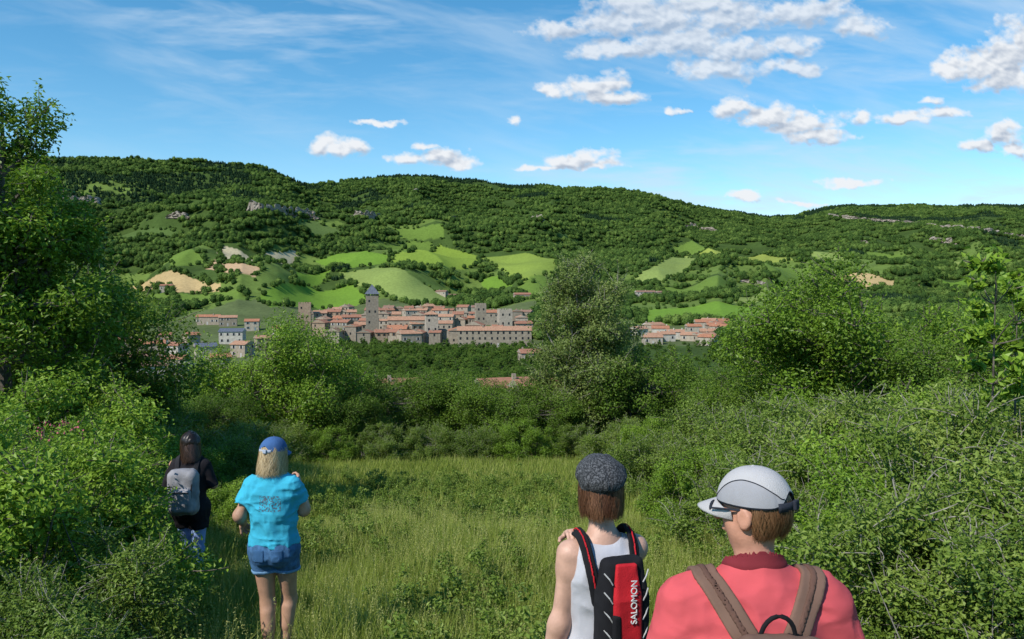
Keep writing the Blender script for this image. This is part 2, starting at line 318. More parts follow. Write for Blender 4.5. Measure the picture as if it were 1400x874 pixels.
def clump_mesh(name,seed,n,spread,mat,conifer=False):
    r=np.random.default_rng(seed); V=[];T=[];nn=0; Vq=[];FQ=[];TQ=[]
    tri=[];
    for i in range(n):
        c=np.append(r.uniform(-spread,spread,2),0); R_=r.uniform(2.2,4.6); h=R_*r.uniform(.9,1.25); tn=r.uniform(.05,.8)
        if conifer: R_*=.62; h=R_*2.3
        c[2]=h*.75+ (1.0 if not conifer else 0)
        disp=.78+.35*vn3(np.abs(IV*2.1+i*3.7+seed)+10)
        v=IV*disp[:,None]*np.array([R_,R_,h])*.9
        if conifer: v[:,:2]*=(1-.8*np.clip((v[:,2:]/h+1)/2,0,1))*1.3
        V.append(v+c); tri.append(IF+nn); nn+=len(v); T.append(np.clip(tn-.15+.2*r.normal(size=len(IF))*.4,0,1))
        m_=150; d=unit(r.normal(size=(m_,3))); P=d*np.array([R_,R_,h])*(.8+.3*r.random((m_,1)))
        if conifer: P[:,:2]*=(1-.8*np.clip((P[:,2:]/h+1)/2,0,1))*1.3
        s=r.uniform(.7,1.6,m_); a,f=leafgeo(P+c,unit(d+r.normal(size=(m_,3))*.5),s,s*.8,r,.1)
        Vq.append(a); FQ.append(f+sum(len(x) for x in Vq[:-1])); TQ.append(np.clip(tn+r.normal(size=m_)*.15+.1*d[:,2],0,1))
    Va=np.concatenate(V); Vb=np.concatenate(Vq)
    return mesh_np(name,np.concatenate([Va,Vb]),[np.concatenate(tri),np.concatenate(FQ)+len(Va)],[mat],attrs={'tint':('FLOAT','FACE',np.concatenate(T+TQ))})
decid=[clump_mesh('decid%d'%i,i,11,11,M_forest) for i in range(6)]
pines=[clump_mesh('pine%d'%i,20+i,14,10,M_pine,True) for i in range(3)]
single=[clump_mesh('single%d'%i,40+i,2,2.5,M_forest) for i in range(5)]
def fieldmask(x,y):
    m=np.zeros(x.shape,bool)
    for P_,c in fields: m|=inside(P_,x,y)
    return m
def townmask(x,y): return inside(town[0],x,y)|inside(town[1],x,y)
g=17.0
gx,gy=np.meshgrid(np.arange(-2600,2600,g),np.arange(480,3350,g)); gx=gx+rng.uniform(-g*.45,g*.45,gx.shape); gy=gy+rng.uniform(-g*.45,g*.45,gy.shape)
x=gx.ravel(); y=gy.ravel(); k=np.abs(x)<y*.82+60; x=x[k];y=y[k]
u=700+F0*x/y; Rv=np.interp(u,Rt[:,0],Rt[:,1]); t=(y-600)/(Rv-600)
k=(t<1.06)&~townmask(x,y); x,y,t,u=x[k],y[k],t[k],u[k]
big=fieldmask(x+8,y)|fieldmask(x-8,y)|fieldmask(x,y+10)|fieldmask(x,y-10)|fieldmask(x,y-22)
dens=fbm(x/120,y/120,4); dn2=fbm(x/45+3,y/45,3)
lower=(t<.52)
keep=~big&((~lower)|(dens<.52)|(dn2>.62)); keep&=~((~lower)&(dn2<.29))
x,y,t,u=x[keep],y[keep],t[keep],u[keep]
z=H(x,y); pn=fbm(x/200+40,y/200,3)
ispine=((t>.95)&(pn>.42)&(u>230))|((t>.6)&(pn>.68))|((t<=.6)&(pn>.76))
def put(name,m_,meshes,s0,s1):
    n=m_.sum(); scatter(name,np.stack([x[m_],y[m_],z[m_]-1.0],1),rng.uniform(0,6.28,n),rng.uniform(s0,s1,n),meshes)
put('deciduous_forest',~ispine,decid,.7,1.1); put('pine_forest',ispine,pines,.6,.85)
pts=[]
for P_,c in fields:
    for i in range(len(P_)):
        a,b=P_[i],P_[(i+1)%len(P_)]; L=np.linalg.norm(b-a); n=int(L/6)
        for j in range(n):
            if rng.random()<(.75 if vn2(np.array(a[0]/40+j*.25),np.array(a[1]/40+i))>.38 else .1): pts.append(a+(b-a)*(j+rng.random())/n+rng.normal(size=2)*1.5)
pts=np.array(pts); lo=np.stack([rng.uniform(-1300,1300,5200),rng.uniform(470,1500,5200)],1); lo=lo[(np.abs(lo[:,0])<lo[:,1]*.8)]
lo=lo[~fieldmask(lo[:,0],lo[:,1])&~townmask(lo[:,0],lo[:,1])]
pts=np.concatenate([pts,lo]); scatter('hedgerow_trees',np.column_stack([pts,H(pts[:,0],pts[:,1])-.6]),rng.uniform(0,6.28,len(pts)),rng.uniform(.35,.95,len(pts)),single)
M_vl=leafmat('valley_leaf',(.035,.075,.012),(.08,.145,.022),(.145,.215,.04),trans=.2,rough=.7,spec=.1,rnd=.7,gain=1.35)
vt=[tree_mesh('valley%d'%i,rng.uniform(7,10),rng.uniform(2.8,4),.4,32,7000,.32,80+i,[M_bark,M_vl],'round' if i%2 else 'cone',20,.2,1.2,fine=False) for i in range(4)]
n=2100; yy=np.sqrt(rng.uniform(55**2,480**2,n)); xx=rng.uniform(-.85,.85,n)*yy; k=~townmask(xx,yy); 
tw=townmask(xx,yy)&(rng.random(n)<.40); k|=tw
xx,yy=xx[k],yy[k]
y2=rng.uniform(250,470,1500); x2=((rng.uniform(280,780,1500)-700)/F0)*y2; k=~townmask(x2,y2); xx=np.concatenate([xx,x2[k]]); yy=np.concatenate([yy,y2[k]])
px_=700+F0*xx/yy; sc=rng.uniform(.5,1.0,len(xx)); sc[townmask(xx,yy)]*=.52
lowc=(yy>130)&(yy<480)&(((px_>140)&(px_<780))|((px_>850)&(px_<1000))); sc[lowc]*=.7
lowl=(yy>90)&(yy<400)&(px_>120)&(px_<390); sc[lowl]*=.68
scatter('valley_trees',np.column_stack([xx,yy,H(xx,yy)-.4]),rng.uniform(0,6.28,len(xx)),sc,vt)
# ------------------------------------------------------------ grass
def tuft(name,seed,n,rad,h0,h1,wd,seedheads):
    r=np.random.default_rng(seed); A_=Acc()
    for i in range(n):
        b=np.append(r.normal(size=2)*rad*.5,-.03); h=r.uniform(h0,h1); a=r.uniform(0,6.28); lean=h*r.uniform(.1,.6)
        d=np.array([math.cos(a),math.sin(a),0]); sd=np.array([-d[1],d[0],0]); w=wd*r.uniform(.6,1.3); stalk=i<seedheads
        if stalk: h*=1.35; lean*=.35; w*=.5
        tt=np.array([0,.35,.7,1.0]); P=b+d*lean*(tt**2)[:,None]+np.array([0,0,1])*(h*tt*(1-.15*tt))[:,None]
        W=w*np.array([1,.85,.5,.08])[:,None]*.5
        v=np.stack([P-sd*W,P+sd*W],1).reshape(-1,3); f=np.array([[0,1,3,2],[2,3,5,4],[4,5,7,6]])
        A_.add(v,f,0,(.8 if stalk else np.clip(r.normal(.42,.17),0,.8)))
        if stalk:
            for q_ in range(7):
                c=P[3]-np.array([0,0,.012*q_])+r.normal(size=3)*.004
                vv,ff=leafgeo(c[None],unit(r.normal(size=(1,3))),np.array([.016]),np.array([.005]),r); A_.add(vv,ff,0,.95)
    return A_.mesh(name,[M_grass])
tn=[tuft('tuft_n%d'%i,i,46,.24,.14,.42,.006,(0,5,3,9)[i]) for i in range(4)]
tf=[tuft('tuft_f%d'%i,10+i,46,.40,.12,.34,.013,(0,7,4)[i]) for i in range(3)]
def gr(name,x,y,meshes,s0,s1):
    n=len(x); q=.45+1.1*fbm(x/1.7+20,y/1.7,3)
    path=np.clip(1-np.abs(x-np.interp(y,[1,3.2,5.7,8.4,14],[.2,-.5,-1.75,-3.2,-3.0]))/.55,0,1)
    q=q*(1-.5*path)
    scatter(name,np.column_stack([x,y,H(x,y)]),rng.uniform(0,6.28,n),rng.uniform(s0,s1,n)*q,meshes,rng.normal(size=(n,2))*.12)
y=np.sqrt(rng.uniform(1.2**2,13**2,9500)); x=rng.uniform(-.85,.85,9500)*y; gr('meadow_grass',x,y,tn,.75,1.25)
y=np.sqrt(rng.uniform(12**2,33**2,9500)); x=rng.uniform(-.7,.6,9500)*y; gr('far_meadow_grass',x,y,tf,.8,1.2)
wd=[tree_mesh('weed%d'%i,.45,.22,.02,14,420,.035,90+i,[M_leafD,M_leafC],'bush',14,.006,1.2,fine=False) for i in range(3)]
y=np.sqrt(rng.uniform(3**2,20**2,1400)); x=rng.uniform(-.75,.75,1400)*y; k=fbm(x/2+70,y/2,3)>.5; x,y=x[k],y[k]
k=~((np.abs(x-.7)<.5)&(y<3)); x,y=x[k],y[k]
scatter('meadow_weeds',np.column_stack([x,y,H(x,y)]),rng.uniform(0,6,len(x)),rng.uniform(.5,1.3,len(x)),wd)
# ------------------------------------------------------------ cliffs
M_rock=simple('limestone',(.36,.315,.26),(.17,.145,.12),scale=.3,rough=.95,bump=.8,bscale=.4,spec=.1,detail=8)
def cliff(pl,h,seed):
    r=np.random.default_rng(seed); P=[]
    for i in range(len(pl)-1):
        a,b=pl[i],pl[i+1]; n=max(3,int(abs(b[0]-a[0])/2))
        for j in range(n): 
            t=j/n; P.append(survey(a[0]+(b[0]-a[0])*t,a[1]+(b[1]-a[1])*t))
    P=np.array(P); n=len(P); P[:,1]=np.convolve(np.pad(P[:,1],5,'edge'),np.ones(11)/11,'valid'); nl=7; V=np.zeros((n,nl+2,3))
    hh=h*(.15+1.1*fbm(np.arange(n)*.45+seed*7,np.zeros(n),3))*np.clip(np.minimum(np.arange(n),n-1-np.arange(n))/4.+.1,0,1)
    g=H(P[:,0],P[:,1])+5
    for l in range(nl):
        f=l/(nl-1); V[:,l]=np.column_stack([P[:,0]+r.normal(size=n)*.8,P[:,1]-7+f*3+r.normal(size=n)*1.6,g-8+(hh+3)*f])
    V[:,nl]=V[:,nl-1]+[0,10,.3]; V[:,nl+1]=V[:,nl-1]+[0,30,-14]
    i=np.arange(n*(nl+2)).reshape(n,nl+2); q=np.stack([i[:-1,:-1],i[1:,:-1],i[1:,1:],i[:-1,1:]],-1).reshape(-1,4)
    obj('limestone_cliff',mesh_np('limestone_cliff',V.reshape(-1,3),[q],[M_rock]))
for k,(pl,h) in enumerate([([(335,291),(380,294),(438,300)],18),([(478,298),(527,300)],14),([(718,299),(748,304)],13),([(935,309),(960,315),(988,322)],15),([(80,277),(142,281)],14),([(1122,295),(1200,303),(1300,313),(1420,326)],9),([(1270,329),(1310,335)],12),([(1010,384),(1050,389)],4),([(560,263),(592,264)],6),([(180,286),(200,288)],9),([(1165,331),(1190,334)],8),([(600,300),(640,303)],7),([(230,296),(262,298)],7)]): cliff(pl,h,k)
# ------------------------------------------------------------ houses
WALLS=[simple('wall_%d'%i,c,tuple(v*.75 for v in c),scale=.8,rough=.95,spec=.1,detail=8) for i,c in enumerate([(.38,.32,.25),(.33,.28,.215),(.44,.385,.31),(.28,.24,.19),(.54,.50,.43),(.38,.28,.20)])]
ROOFS=[simple('tile_%d'%i,c,tuple(v*.66 for v in c),scale=1.2,rough=.9,spec=.1,detail=8) for i,c in enumerate([(.44,.20,.12),(.37,.18,.12),(.46,.26,.17),(.30,.18,.135)])]
SLATE=simple('slate',(.13,.15,.19),(.08,.09,.12),scale=1.5,rough=.6)
WIN=simple('window_dark',(.03,.035,.045),(.015,.017,.02),scale=2,rough=.2,spec=.5)
SHUT=[simple('shutter_%d'%i,c,scale=3) for i,c in enumerate([(.5,.48,.45),(.2,.13,.08),(.2,.28,.3)])]
def house(name,x,y,w,dp,h,rot,wi,ri,ss,zoff=0,roofslope=.36,storeys=None,hip=False,flat=False):
    V=[];Fq=[];M=[]
    def box(x0,x1,y0,y1,z0,z1,m):
        b=len(V); V.extend([(x0,y0,z0),(x1,y0,z0),(x1,y1,z0),(x0,y1,z0),(x0,y0,z1),(x1,y0,z1),(x1,y1,z1),(x0,y1,z1)])
        for f in ((0,3,2,1),(4,5,6,7),(0,1,5,4),(1,2,6,5),(2,3,7,6),(3,0,4,7)): Fq.append([b+i for i in f]); M.append(m)
    def quad(a,m): b=len(V); V.extend(a); Fq.append([b,b+1,b+2,b+3]); M.append(m)
    box(-w/2,w/2,-dp/2,dp/2,-6,h,0)
    if not flat:
        e=.4; rh=(dp/2)*roofslope*1.0; th=.18; ro=0 if not hip else w*.25
        zr=h+rh+.05; ze=h-e*roofslope+.05
        top=[(-w/2-e+ro,0,zr),(w/2+e-ro,0,zr)]
        c=[(-w/2-e,-dp/2-e,ze),(w/2+e,-dp/2-e,ze),(w/2+e,dp/2+e,ze),(-w/2-e,dp/2+e,ze)]
        up=lambda p:(p[0],p[1],p[2]+th)
        quad([up(c[0]),up(c[1]),up(top[1]),up(top[0])],1); quad([up(c[2]),up(c[3]),up(top[0]),up(top[1])],1)
        quad([c[0],c[1],up(c[1]),up(c[0])],1); quad([c[2],c[3],up(c[3]),up(c[2])],1)
        quad([c[1],c[0],c[3],c[2]],0)
        for s_,(a,b_,t_) in enumerate(((c[3],c[0],top[0]),(c[1],c[2],top[1]))):
            quad([a,b_,up(b_),up(a)],1)
            quad([up(a),up(b_),up(t_),(up(t_)[0],up(t_)[1]+.01,up(t_)[2])],1 if hip else 0)
        for _ in range(random.choice([0,1,1,2])):
            cx=random.uniform(-w*.4,w*.4); cy=random.uniform(-dp*.2,dp*.2); box(cx-.35,cx+.35,cy-.3,cy+.3,h+.2,zr+.9,0)
    else:
        for i in range(int(w/1.6)):
            for sy in (-1,1): xx=-w/2+.5+i*1.6; box(xx-.4,xx+.4,sy*(dp/2-.25)-.25,sy*(dp/2-.25)+.25,h-.003,h+.9,0)
        for i in range(1,int(dp/1.6)):
            for sx in (-1,1): yy=-dp/2+.5+i*1.6; box(sx*(w/2-.25)-.25,sx*(w/2-.25)+.25,yy-.4,yy+.4,h-.003,h+.9,0)
    ns=storeys or max(1,int(h/2.9)); fh=h/ns
    for s in range(ns):
        z=s*fh+fh*.38; wh=min(1.4,fh*.45)
        nx=max(1,int(w/3.2))
        for i in range(nx):
            xx=-w/2+(i+.5)*w/nx+random.uniform(-.25,.25)
            if random.random()<.15: continue
            for sy in (-1,1):
                if s==0 and i==nx//2: box(xx-.5,xx+.5,sy*(dp/2+.02)-.03,sy*(dp/2+.02)+.03,0,2.1,3); continue
                box(xx-.5,xx+.5,sy*(dp/2+.02)-.03,sy*(dp/2+.02)+.03,z,z+wh,2)
                if ss is not None:
                    for q in (-1,1): box(xx+q*.78-.25,xx+q*.78+.25,sy*(dp/2+.05)-.04,sy*(dp/2+.05)+.04,z,z+wh,3)
        for i in range(max(1,int(dp/4))):
            yy=-dp/2+(i+.5)*dp/max(1,int(dp/4))
            for sx in (-1,1):
                if random.random()<.6: box(sx*(w/2+.02)-.03,sx*(w/2+.02)+.03,yy-.45,yy+.45,z,z+wh,2)
    me=bpy.data.meshes.new(name); me.from_pydata(V,[],Fq)
    for mm in (WALLS[wi],SLATE if ri<0 else ROOFS[ri],WIN,SHUT[ss or 0]): me.materials.append(mm)
    me.polygons.foreach_set('material_index',M); me.update()
    return obj(name,me,loc=(x,y,float(H(x,y))+zoff),rot=(0,0,rot))
def hs(px,py,w,dp,h,rot,wi,ri,ss=0,name='stone_house',**k):
    s=survey(px,py); return house(name,s[0],s[1],w,dp,h,rot,wi,ri,ss,**k)
R_=random
for a in [(212,489,9,8,6.5,.35,0,0),(243,490,7.5,7,6,-.4,4,1),(281,492,9,8,6,.5,2,-1),(318,470,13,9,7,.1,4,-1),(286,444,16,8,5.5,.05,0,0),(312,446,12,8,6,.3,1,2),(178,484,14,9,6,.1,3,1),(207,517,9,8,4.5,.4,4,3),(243,508,9,8,5,-.2,2,1),(252,521,8,7,4.5,.3,4,-1),(160,470,12,9,6,.2,0,3),(190,500,12,8,4,.1,3,3),(300,505,8,7,5,.6,2,0),(332,488,8,8,6,-.3,0,2),(225,470,8,7,5,.2,5,1),(345,452,9,8,6,.2,2,0),(262,470,7,7,5,.8,0,0),(360,478,8,7,6,.5,1,2),(385,462,9,8,6,-.2,4,0)]:
    hs(*a,ss=R_.choice([0,1,2]))
rows=[(472,480,700,5,9),(467,450,726,5.5,9),(460,430,725,6,10),(453,412,725,6,10),(446,408,726,6,10),(439,425,722,5,9),(432,455,700,5,8)]
for by,x0,x1,h0,h1 in rows:
    px=x0+R_.uniform(0,10)
    while px<x1:
        d=survey(px,by)[1]; w=R_.uniform(6,12)
        if R_.random()<.78 and not (by>470 and px>600):
            hs(px,by+R_.uniform(-3,3),w,R_.uniform(7,10),R_.uniform(h0,h1),R_.choice([0,.15,-.2,1.57,1.4,.4])+R_.uniform(-.15,.15),R_.choice([0,0,1,2,3,5]),R_.choice([0,1,1,2,2,3]),R_.choice([None,None,0,1]),roofslope=R_.uniform(.28,.45))
        px+=w*1.0/d*F0*R_.uniform(.9,1.35)
hs(676,474,40,11,9,.05,1,2,None,name='convent_building',storeys=3)
hs(560,462,26,11,11,.1,0,2,None,name='church_nave',storeys=2)
for i in range(20):
    px=R_.uniform(868,985); by=R_.uniform(447,473)
    hs(px,by,R_.uniform(8,12),R_.uniform(7,9),R_.uniform(3.5,5),R_.uniform(-.6,.6),R_.choice([0,2,4]),R_.choice([0,1,2]),0)
for a in [(882,408,22,9,7,.1,4,3),(905,406,12,8,5,.1,2,3),(620,409,26,9,4,-.3,4,3),(604,404,12,8,4,-.3,2,3),(714,410,16,9,5,.2,0,1),(724,496,9,8,4.5,.2,0,1),(228,398,12,8,5,.2,2,1)]: hs(*a)
for px,d in [(690,150),(742,142),(540,160)]:
    x=(px-700)/F0*d; house('stone_house',x,d,10,8,6,.3,0,1,0)
def tower2(name,px,py,w,h,wi,ri,cone):
    s=survey(px,py); o=house(name,s[0],s[1],w,w,h,.2,wi,ri,None,flat=True,storeys=max(3,int(h/6)))
    if cone:
        b=w/2+.7; me=bpy.data.meshes.new(name+'_roof'); me.from_pydata([(-b,-b,h+.95),(b,-b,h+.95),(b,b,h+.95),(-b,b,h+.95),(0,0,h+cone)],[],[(0,1,4),(1,2,4),(2,3,4),(3,0,4),(3,2,1,0)])
        me.materials.append(SLATE if ri<0 else ROOFS[ri]); obj('roof',me,o)
tower2('church_tower',509,462,7.5,26,3,-1,7); tower2('crenellated_tower',417,450,8,17,5,1,0); tower2('square_tower',657,455,6.5,18,1,1,0); tower2('square_tower',690,460,8,16,2,2,0); tower2('clock_tower',590,468,7,15,2,2,3)
# ------------------------------------------------------------ SDF people
def rc(P,a,b,ra,rb,sc=(1,1,1)):
    sc=np.array(sc,np.float32); a=np.array(a,np.float32);b=np.array(b,np.float32)
    pa=(P-a)/sc; ba=(b-a)/sc; L=float(ba@ba)+1e-9
    t=np.clip(pa@ba/L,0,1); d=np.linalg.norm(pa-t[:,None]*ba,axis=1)-(ra+(rb-ra)*t)
    return d*float(sc.min())
def ell(P,c,r):
    r=np.array(r,np.float32); q=(P-np.array(c,np.float32))/r; k0=np.linalg.norm(q,axis=1); k1=np.linalg.norm(q/r,axis=1); return k0*(k0-1)/np.maximum(k1,1e-6)
def smin(a,b,k):
    h=np.maximum(k-np.abs(a-b),0)/k; return np.minimum(a,b)-h*h*k*.25
def smax(a,b,k): return -smin(-a,-b,k)
def union(P,prims,k=.03,inf=0.):
    d=None
    for p in prims:
        e=rc(P,p[0],p[1],p[2]+inf,p[3]+inf,*(p[4:])); d=e if d is None else smin(d,e,k)
    return d
def rbox(P,c,hs_,r,R=None):
    q=P-np.array(c,np.float32)
    if R is not None: q=q@R
    q=np.abs(q)-(np.array(hs_,np.float32)-r); return np.linalg.norm(np.maximum(q,0),axis=1)+np.minimum(q.max(1),0)-r
def rotm(yaw,pitch=0,roll=0): return np.array((Matrix.Rotation(yaw,3,'Z')@Matrix.Rotation(pitch,3,'X')@Matrix.Rotation(roll,3,'Y')),np.float32)
def nets(f,lo,hi,h):
    lo=np.array(lo,float); n=np.ceil((np.array(hi)-lo)/h).astype(int)+1
    g=np.stack(np.meshgrid(*[lo[i]+np.arange(n[i])*h for i in range(3)],indexing='ij'),-1).astype(np.float32)
    Fv=f(g.reshape(-1,3)).reshape(n); S=Fv<0
    c=lambda A,o:A[o[0]:n[0]-1+o[0],o[1]:n[1]-1+o[1],o[2]:n[2]-1+o[2]]
    offs=[(i,j,k) for i in (0,1) for j in (0,1) for k in (0,1)]
    cnt=sum(c(S,o).astype(np.int8) for o in offs); mk=(cnt>0)&(cnt<8)
    ids=np.full(mk.shape,-1,np.int64); ids[mk]=np.arange(mk.sum()); ci=np.argwhere(mk)
    pos=np.zeros((len(ci),3)); w=np.zeros(len(ci))
    for o in offs:
        for ax in range(3):
            if o[ax]==0:
                o2=list(o);o2[ax]=1; A1=c(Fv,o)[mk]; B1=c(Fv,o2)[mk]; cr=(A1<0)!=(B1<0)
                t=np.where(cr,A1/np.where(cr,A1-B1,1),0); p=np.array(o,float)[None].repeat(len(ci),0); p[:,ax]+=t
                pos+=p*cr[:,None]; w+=cr
    V=lo+(ci+pos/np.maximum(w,1)[:,None])*h; Q=[]
    for ax in range(3):
        b,c2=(ax+1)%3,(ax+2)%3
        sl=[slice(None)]*3; sl2=[slice(None)]*3; sl[ax]=slice(0,-1); sl2[ax]=slice(1,None)
        ch=S[tuple(sl)]!=S[tuple(sl2)]; e=np.argwhere(ch); e=e[(e[:,b]>0)&(e[:,c2]>0)&(e[:,b]<n[b]-1)&(e[:,c2]<n[c2]-1)]
        if not len(e): continue
        ins=S[e[:,0],e[:,1],e[:,2]]
        def g_(db,dc): 
            q=e.copy(); q[:,b]+=db; q[:,c2]+=dc; return ids[q[:,0],q[:,1],q[:,2]]
        qd=np.stack([g_(-1,-1),g_(0,-1),g_(0,0),g_(-1,0)],1); qd[~ins]=qd[~ins][:,::-1]; Q.append(qd)
    return V,(np.concatenate(Q) if Q else [])
def sdfobj(name,f,lo,hi,h,mat,parent):
    V,Q=nets(f,lo,hi,h)
    if not len(Q): print('EMPTY',name); return None
    return obj(name,mesh_np(name,V,[Q],[mat],smooth=True),parent)
def skinmat(name,c):
    return simple(name,c,tuple(v*.82 for v in c),scale=22,rough=.5,bump=.12,bscale=150,spec=.35)
SK1=skinmat('skin_fair',(.60,.36,.27)); SK2=skinmat('skin_sunburnt',(.58,.29,.20)); SK3=skinmat('skin_tan',(.47,.27,.18))
EYE=simple('eye',(.7,.7,.7),scale=5,rough=.2)
HC=np.array([0,.015,1.555])
SHZ=0.0
def head_sdf(P,R):
    Q=(P-HC.astype(np.float32))@R
    d=ell(Q,(0,-.005,.015),(.075,.095,.098))
    d=smin(d,rc(Q,(0,.035,-.04),(0,.05,-.085),.052,.028,(1,1,1)),.04)
    d=smin(d,rc(Q,(-.03,.02,-.06),(.03,.02,-.06),.035,.035),.03)
    d=smin(d,rc(Q,(0,.088,.01),(0,.112,-.028),.009,.014),.015)
    d=smin(d,rc(Q,(-.018,.085,-.058),(.018,.085,-.058),.008,.008),.012)
    for s in(-1,1):
        d=smax(d,-ell(Q,(s*.031,.096,.004),(.016,.012,.011)),.012)
        ear=smax(ell(Q,(s*.081,-.006,-.012),(.011,.021,.033)),-ell(Q,(s*.092,-.003,-.010),(.007,.012,.021)),.006)
        d=smin(d,ear,.01)
    return d
def hand(P,w,dirv,nrm,side,curl=.5,sz=1.0):
    dirv=np.array(dirv,float);dirv/=np.linalg.norm(dirv); nrm=np.array(nrm,float); nrm-=dirv*(nrm@dirv); nrm/=np.linalg.norm(nrm); lat=np.cross(dirv,nrm)*side; w=np.array(w,float)
    R=np.stack([lat,nrm,dirv],1).astype(np.float32); Q=(P-w.astype(np.float32))@R/sz
    d=rc(Q,(0,0,-.03),(0,0,.02),.026,.024,(1,.8,1))
    d=smin(d,rbox(Q,(0,0,.05),(.039,.014,.045),.013),.015)
    for i,(x,L) in enumerate(((.029,.068),(.010,.076),(-.010,.070),(-.028,.056))):
        a=np.array([x,0,.088]); c=curl*(1+.12*i)
        for j,f in enumerate((.45,.32,.23)):
            an=c*(j+.6)*.75; b=a+np.array([x*.06,math.sin(an),math.cos(an)])*L*f; d=smin(d,rc(Q,a,b,.0088-.0006*j,.0082-.0006*j),.006); a=b
    a=np.array([.03,.004,.03]); b=a+np.array([.03,.018,.025]); c=b+np.array([.008,.012,.03])
    d=smin(d,rc(Q,a,b,.013,.010),.012); d=smin(d,rc(Q,b,c,.010,.008),.006)
    return d*sz
def arms(sh,L,Rr,rU=.046,rF=.036,rW=.024):
    out=[]
    for s,(e,w) in ((-1,L),(1,Rr)):
        S=(s*sh,-.01,1.345+SHZ); out+= [(S,e,rU,rU*.8),(e,w,rF*1.05,rW),(tuple(np.array(e)+(np.array(w)-np.array(e))*.12),tuple(np.array(e)+(np.array(w)-np.array(e))*.4),rF*1.12,rF*.95),(tuple(np.array(S)+[0,0,.005]),tuple(np.array(S)*.8+np.array(e)*.2),rU*1.12,rU)]
    return out
def torso(sh,male=False):
    k=1.10 if male else 1.0; b=sh-.045; Z=SHZ
    t=[((-.065,0,.90),(.065,0,.90),.100,.100),((0,0,.95),(0,0,1.10),.112*k,.105*k,(1,.8,1)),((-.02,0,1.12),(-.03,-.01,1.27+Z),.108*k,.105*k,(1,.82,1)),((.02,0,1.12),(.03,-.01,1.27+Z),.108*k,.105*k,(1,.82,1)),
    ((-b,-.01,1.335+Z),(b,-.01,1.335+Z),.054*k,.054*k),((0,-.005,1.33),(0,.012,1.47),.050*k*1.05,.048*k),((0,-.012,1.40+Z),(-b,-.012,1.35+Z),.042*k,.034*k),((0,-.012,1.40+Z),(b,-.012,1.35+Z),.042*k,.034*k),
    ((-.055,-.04,.89),(-.055,-.04,.86),.080,.080),((.055,-.04,.89),(.055,-.04,.86),.080,.080)]
    if not male: t+=[((-.06,.07,1.22),(-.06,.07,1.21),.05,.05),((.06,.07,1.22),(.06,.07,1.21),.05,.05)]
    t+=[((-.075,-.055,1.27+Z),(-.06,-.06,1.17),.045*k,.035*k),((.075,-.055,1.27+Z),(.06,-.06,1.17),.045*k,.035*k)]
    return t
def legs(L,Rr):
    out=[]
    for s,(kn,an) in ((-1,L),(1,Rr)):
        hp=np.array((s*.082,0,.88)); kn=np.array(kn,float);an=np.array(an,float)
        out+=[(hp,kn,.084,.050),(kn,an,.05,.033),(kn+(an-kn)*.15+[0,-.018,0],kn+(an-kn)*.45+[0,-.016,0],.045,.038)]
    return out
def shoes(an,s):
    an=np.array(an,float); return [(an+[0,-.03,-.035],an+[0,.03,-.03],.04,.04),(an+[0,-.03,-.055],an+[s*.015,.15,-.06],.036,.034,(1,1,.8))]
def strands(name,R,parent,mat,n,th0,th1,zt,ze,seed,rx=.088,ry=.105,flare=.0,curl=.01,width=.0035,wave=.006,hug=False,rag=.2):
    r=np.random.default_rng(seed); th=r.uniform(th0,th1,n); lay=r.uniform(.88,1.06,n); K=9; t=np.linspace(0,1,K)
    lock=vn2(th*4.5+seed,np.zeros(n))
    z=zt+(ze-zt)*t[None]*(r.uniform(1-rag,1.03,n)*(.92+.14*lock))[:,None]+r.normal(size=(n,1))*.004
    zz=np.abs(z) if hug else np.maximum(z,0)
    lat=np.sqrt(np.clip(1-(zz/.118)**2,.02,1)); drop=np.clip(-z,0,1)
    rad=lat*(1+flare*drop*8-np.clip(drop-.07,0,1)*curl*30)*(1+.05*(lock-.5))[:,None]
    ph=r.uniform(0,6.28,(n,1)); tw=wave*np.sin(t[None]*5+ph)*t[None]*2
    th_=th[:,None]+tw/.09+r.normal(size=(n,1))*.02
    P=np.stack([np.cos(th_)*rx*rad*lay[:,None],np.sin(th_)*ry*rad*lay[:,None],z],-1)+r.normal(size=(n,1,3))*.002
    P[...,1]-=.004
    T=np.stack([-np.sin(th_),np.cos(th_),0*th_],-1); W=(width*np.array([.6,1,1,1,1,1,.9,.7,.2]))[None,:,None]*.5
    V=np.stack([P-T*W,P+T*W],2).reshape(-1,3); i=np.arange(n*K*2).reshape(n,K,2)
    q=np.stack([i[:,:-1,0],i[:,:-1,1],i[:,1:,1],i[:,1:,0]],-1).reshape(-1,4)
    V=V@R.T+HC
    tint=np.repeat(np.clip(r.random(n)*.6+lock*.5-.05,0,1),K-1)
    return obj(name,mesh_np(name,V,[q],[mat],smooth=True,attrs={'tint':('FLOAT','FACE',tint)}),parent)
def hairmat(name,a,b,c): return leafmat(name,a,b,c,trans=.12,rough=.38,spec=.5,rnd=0)
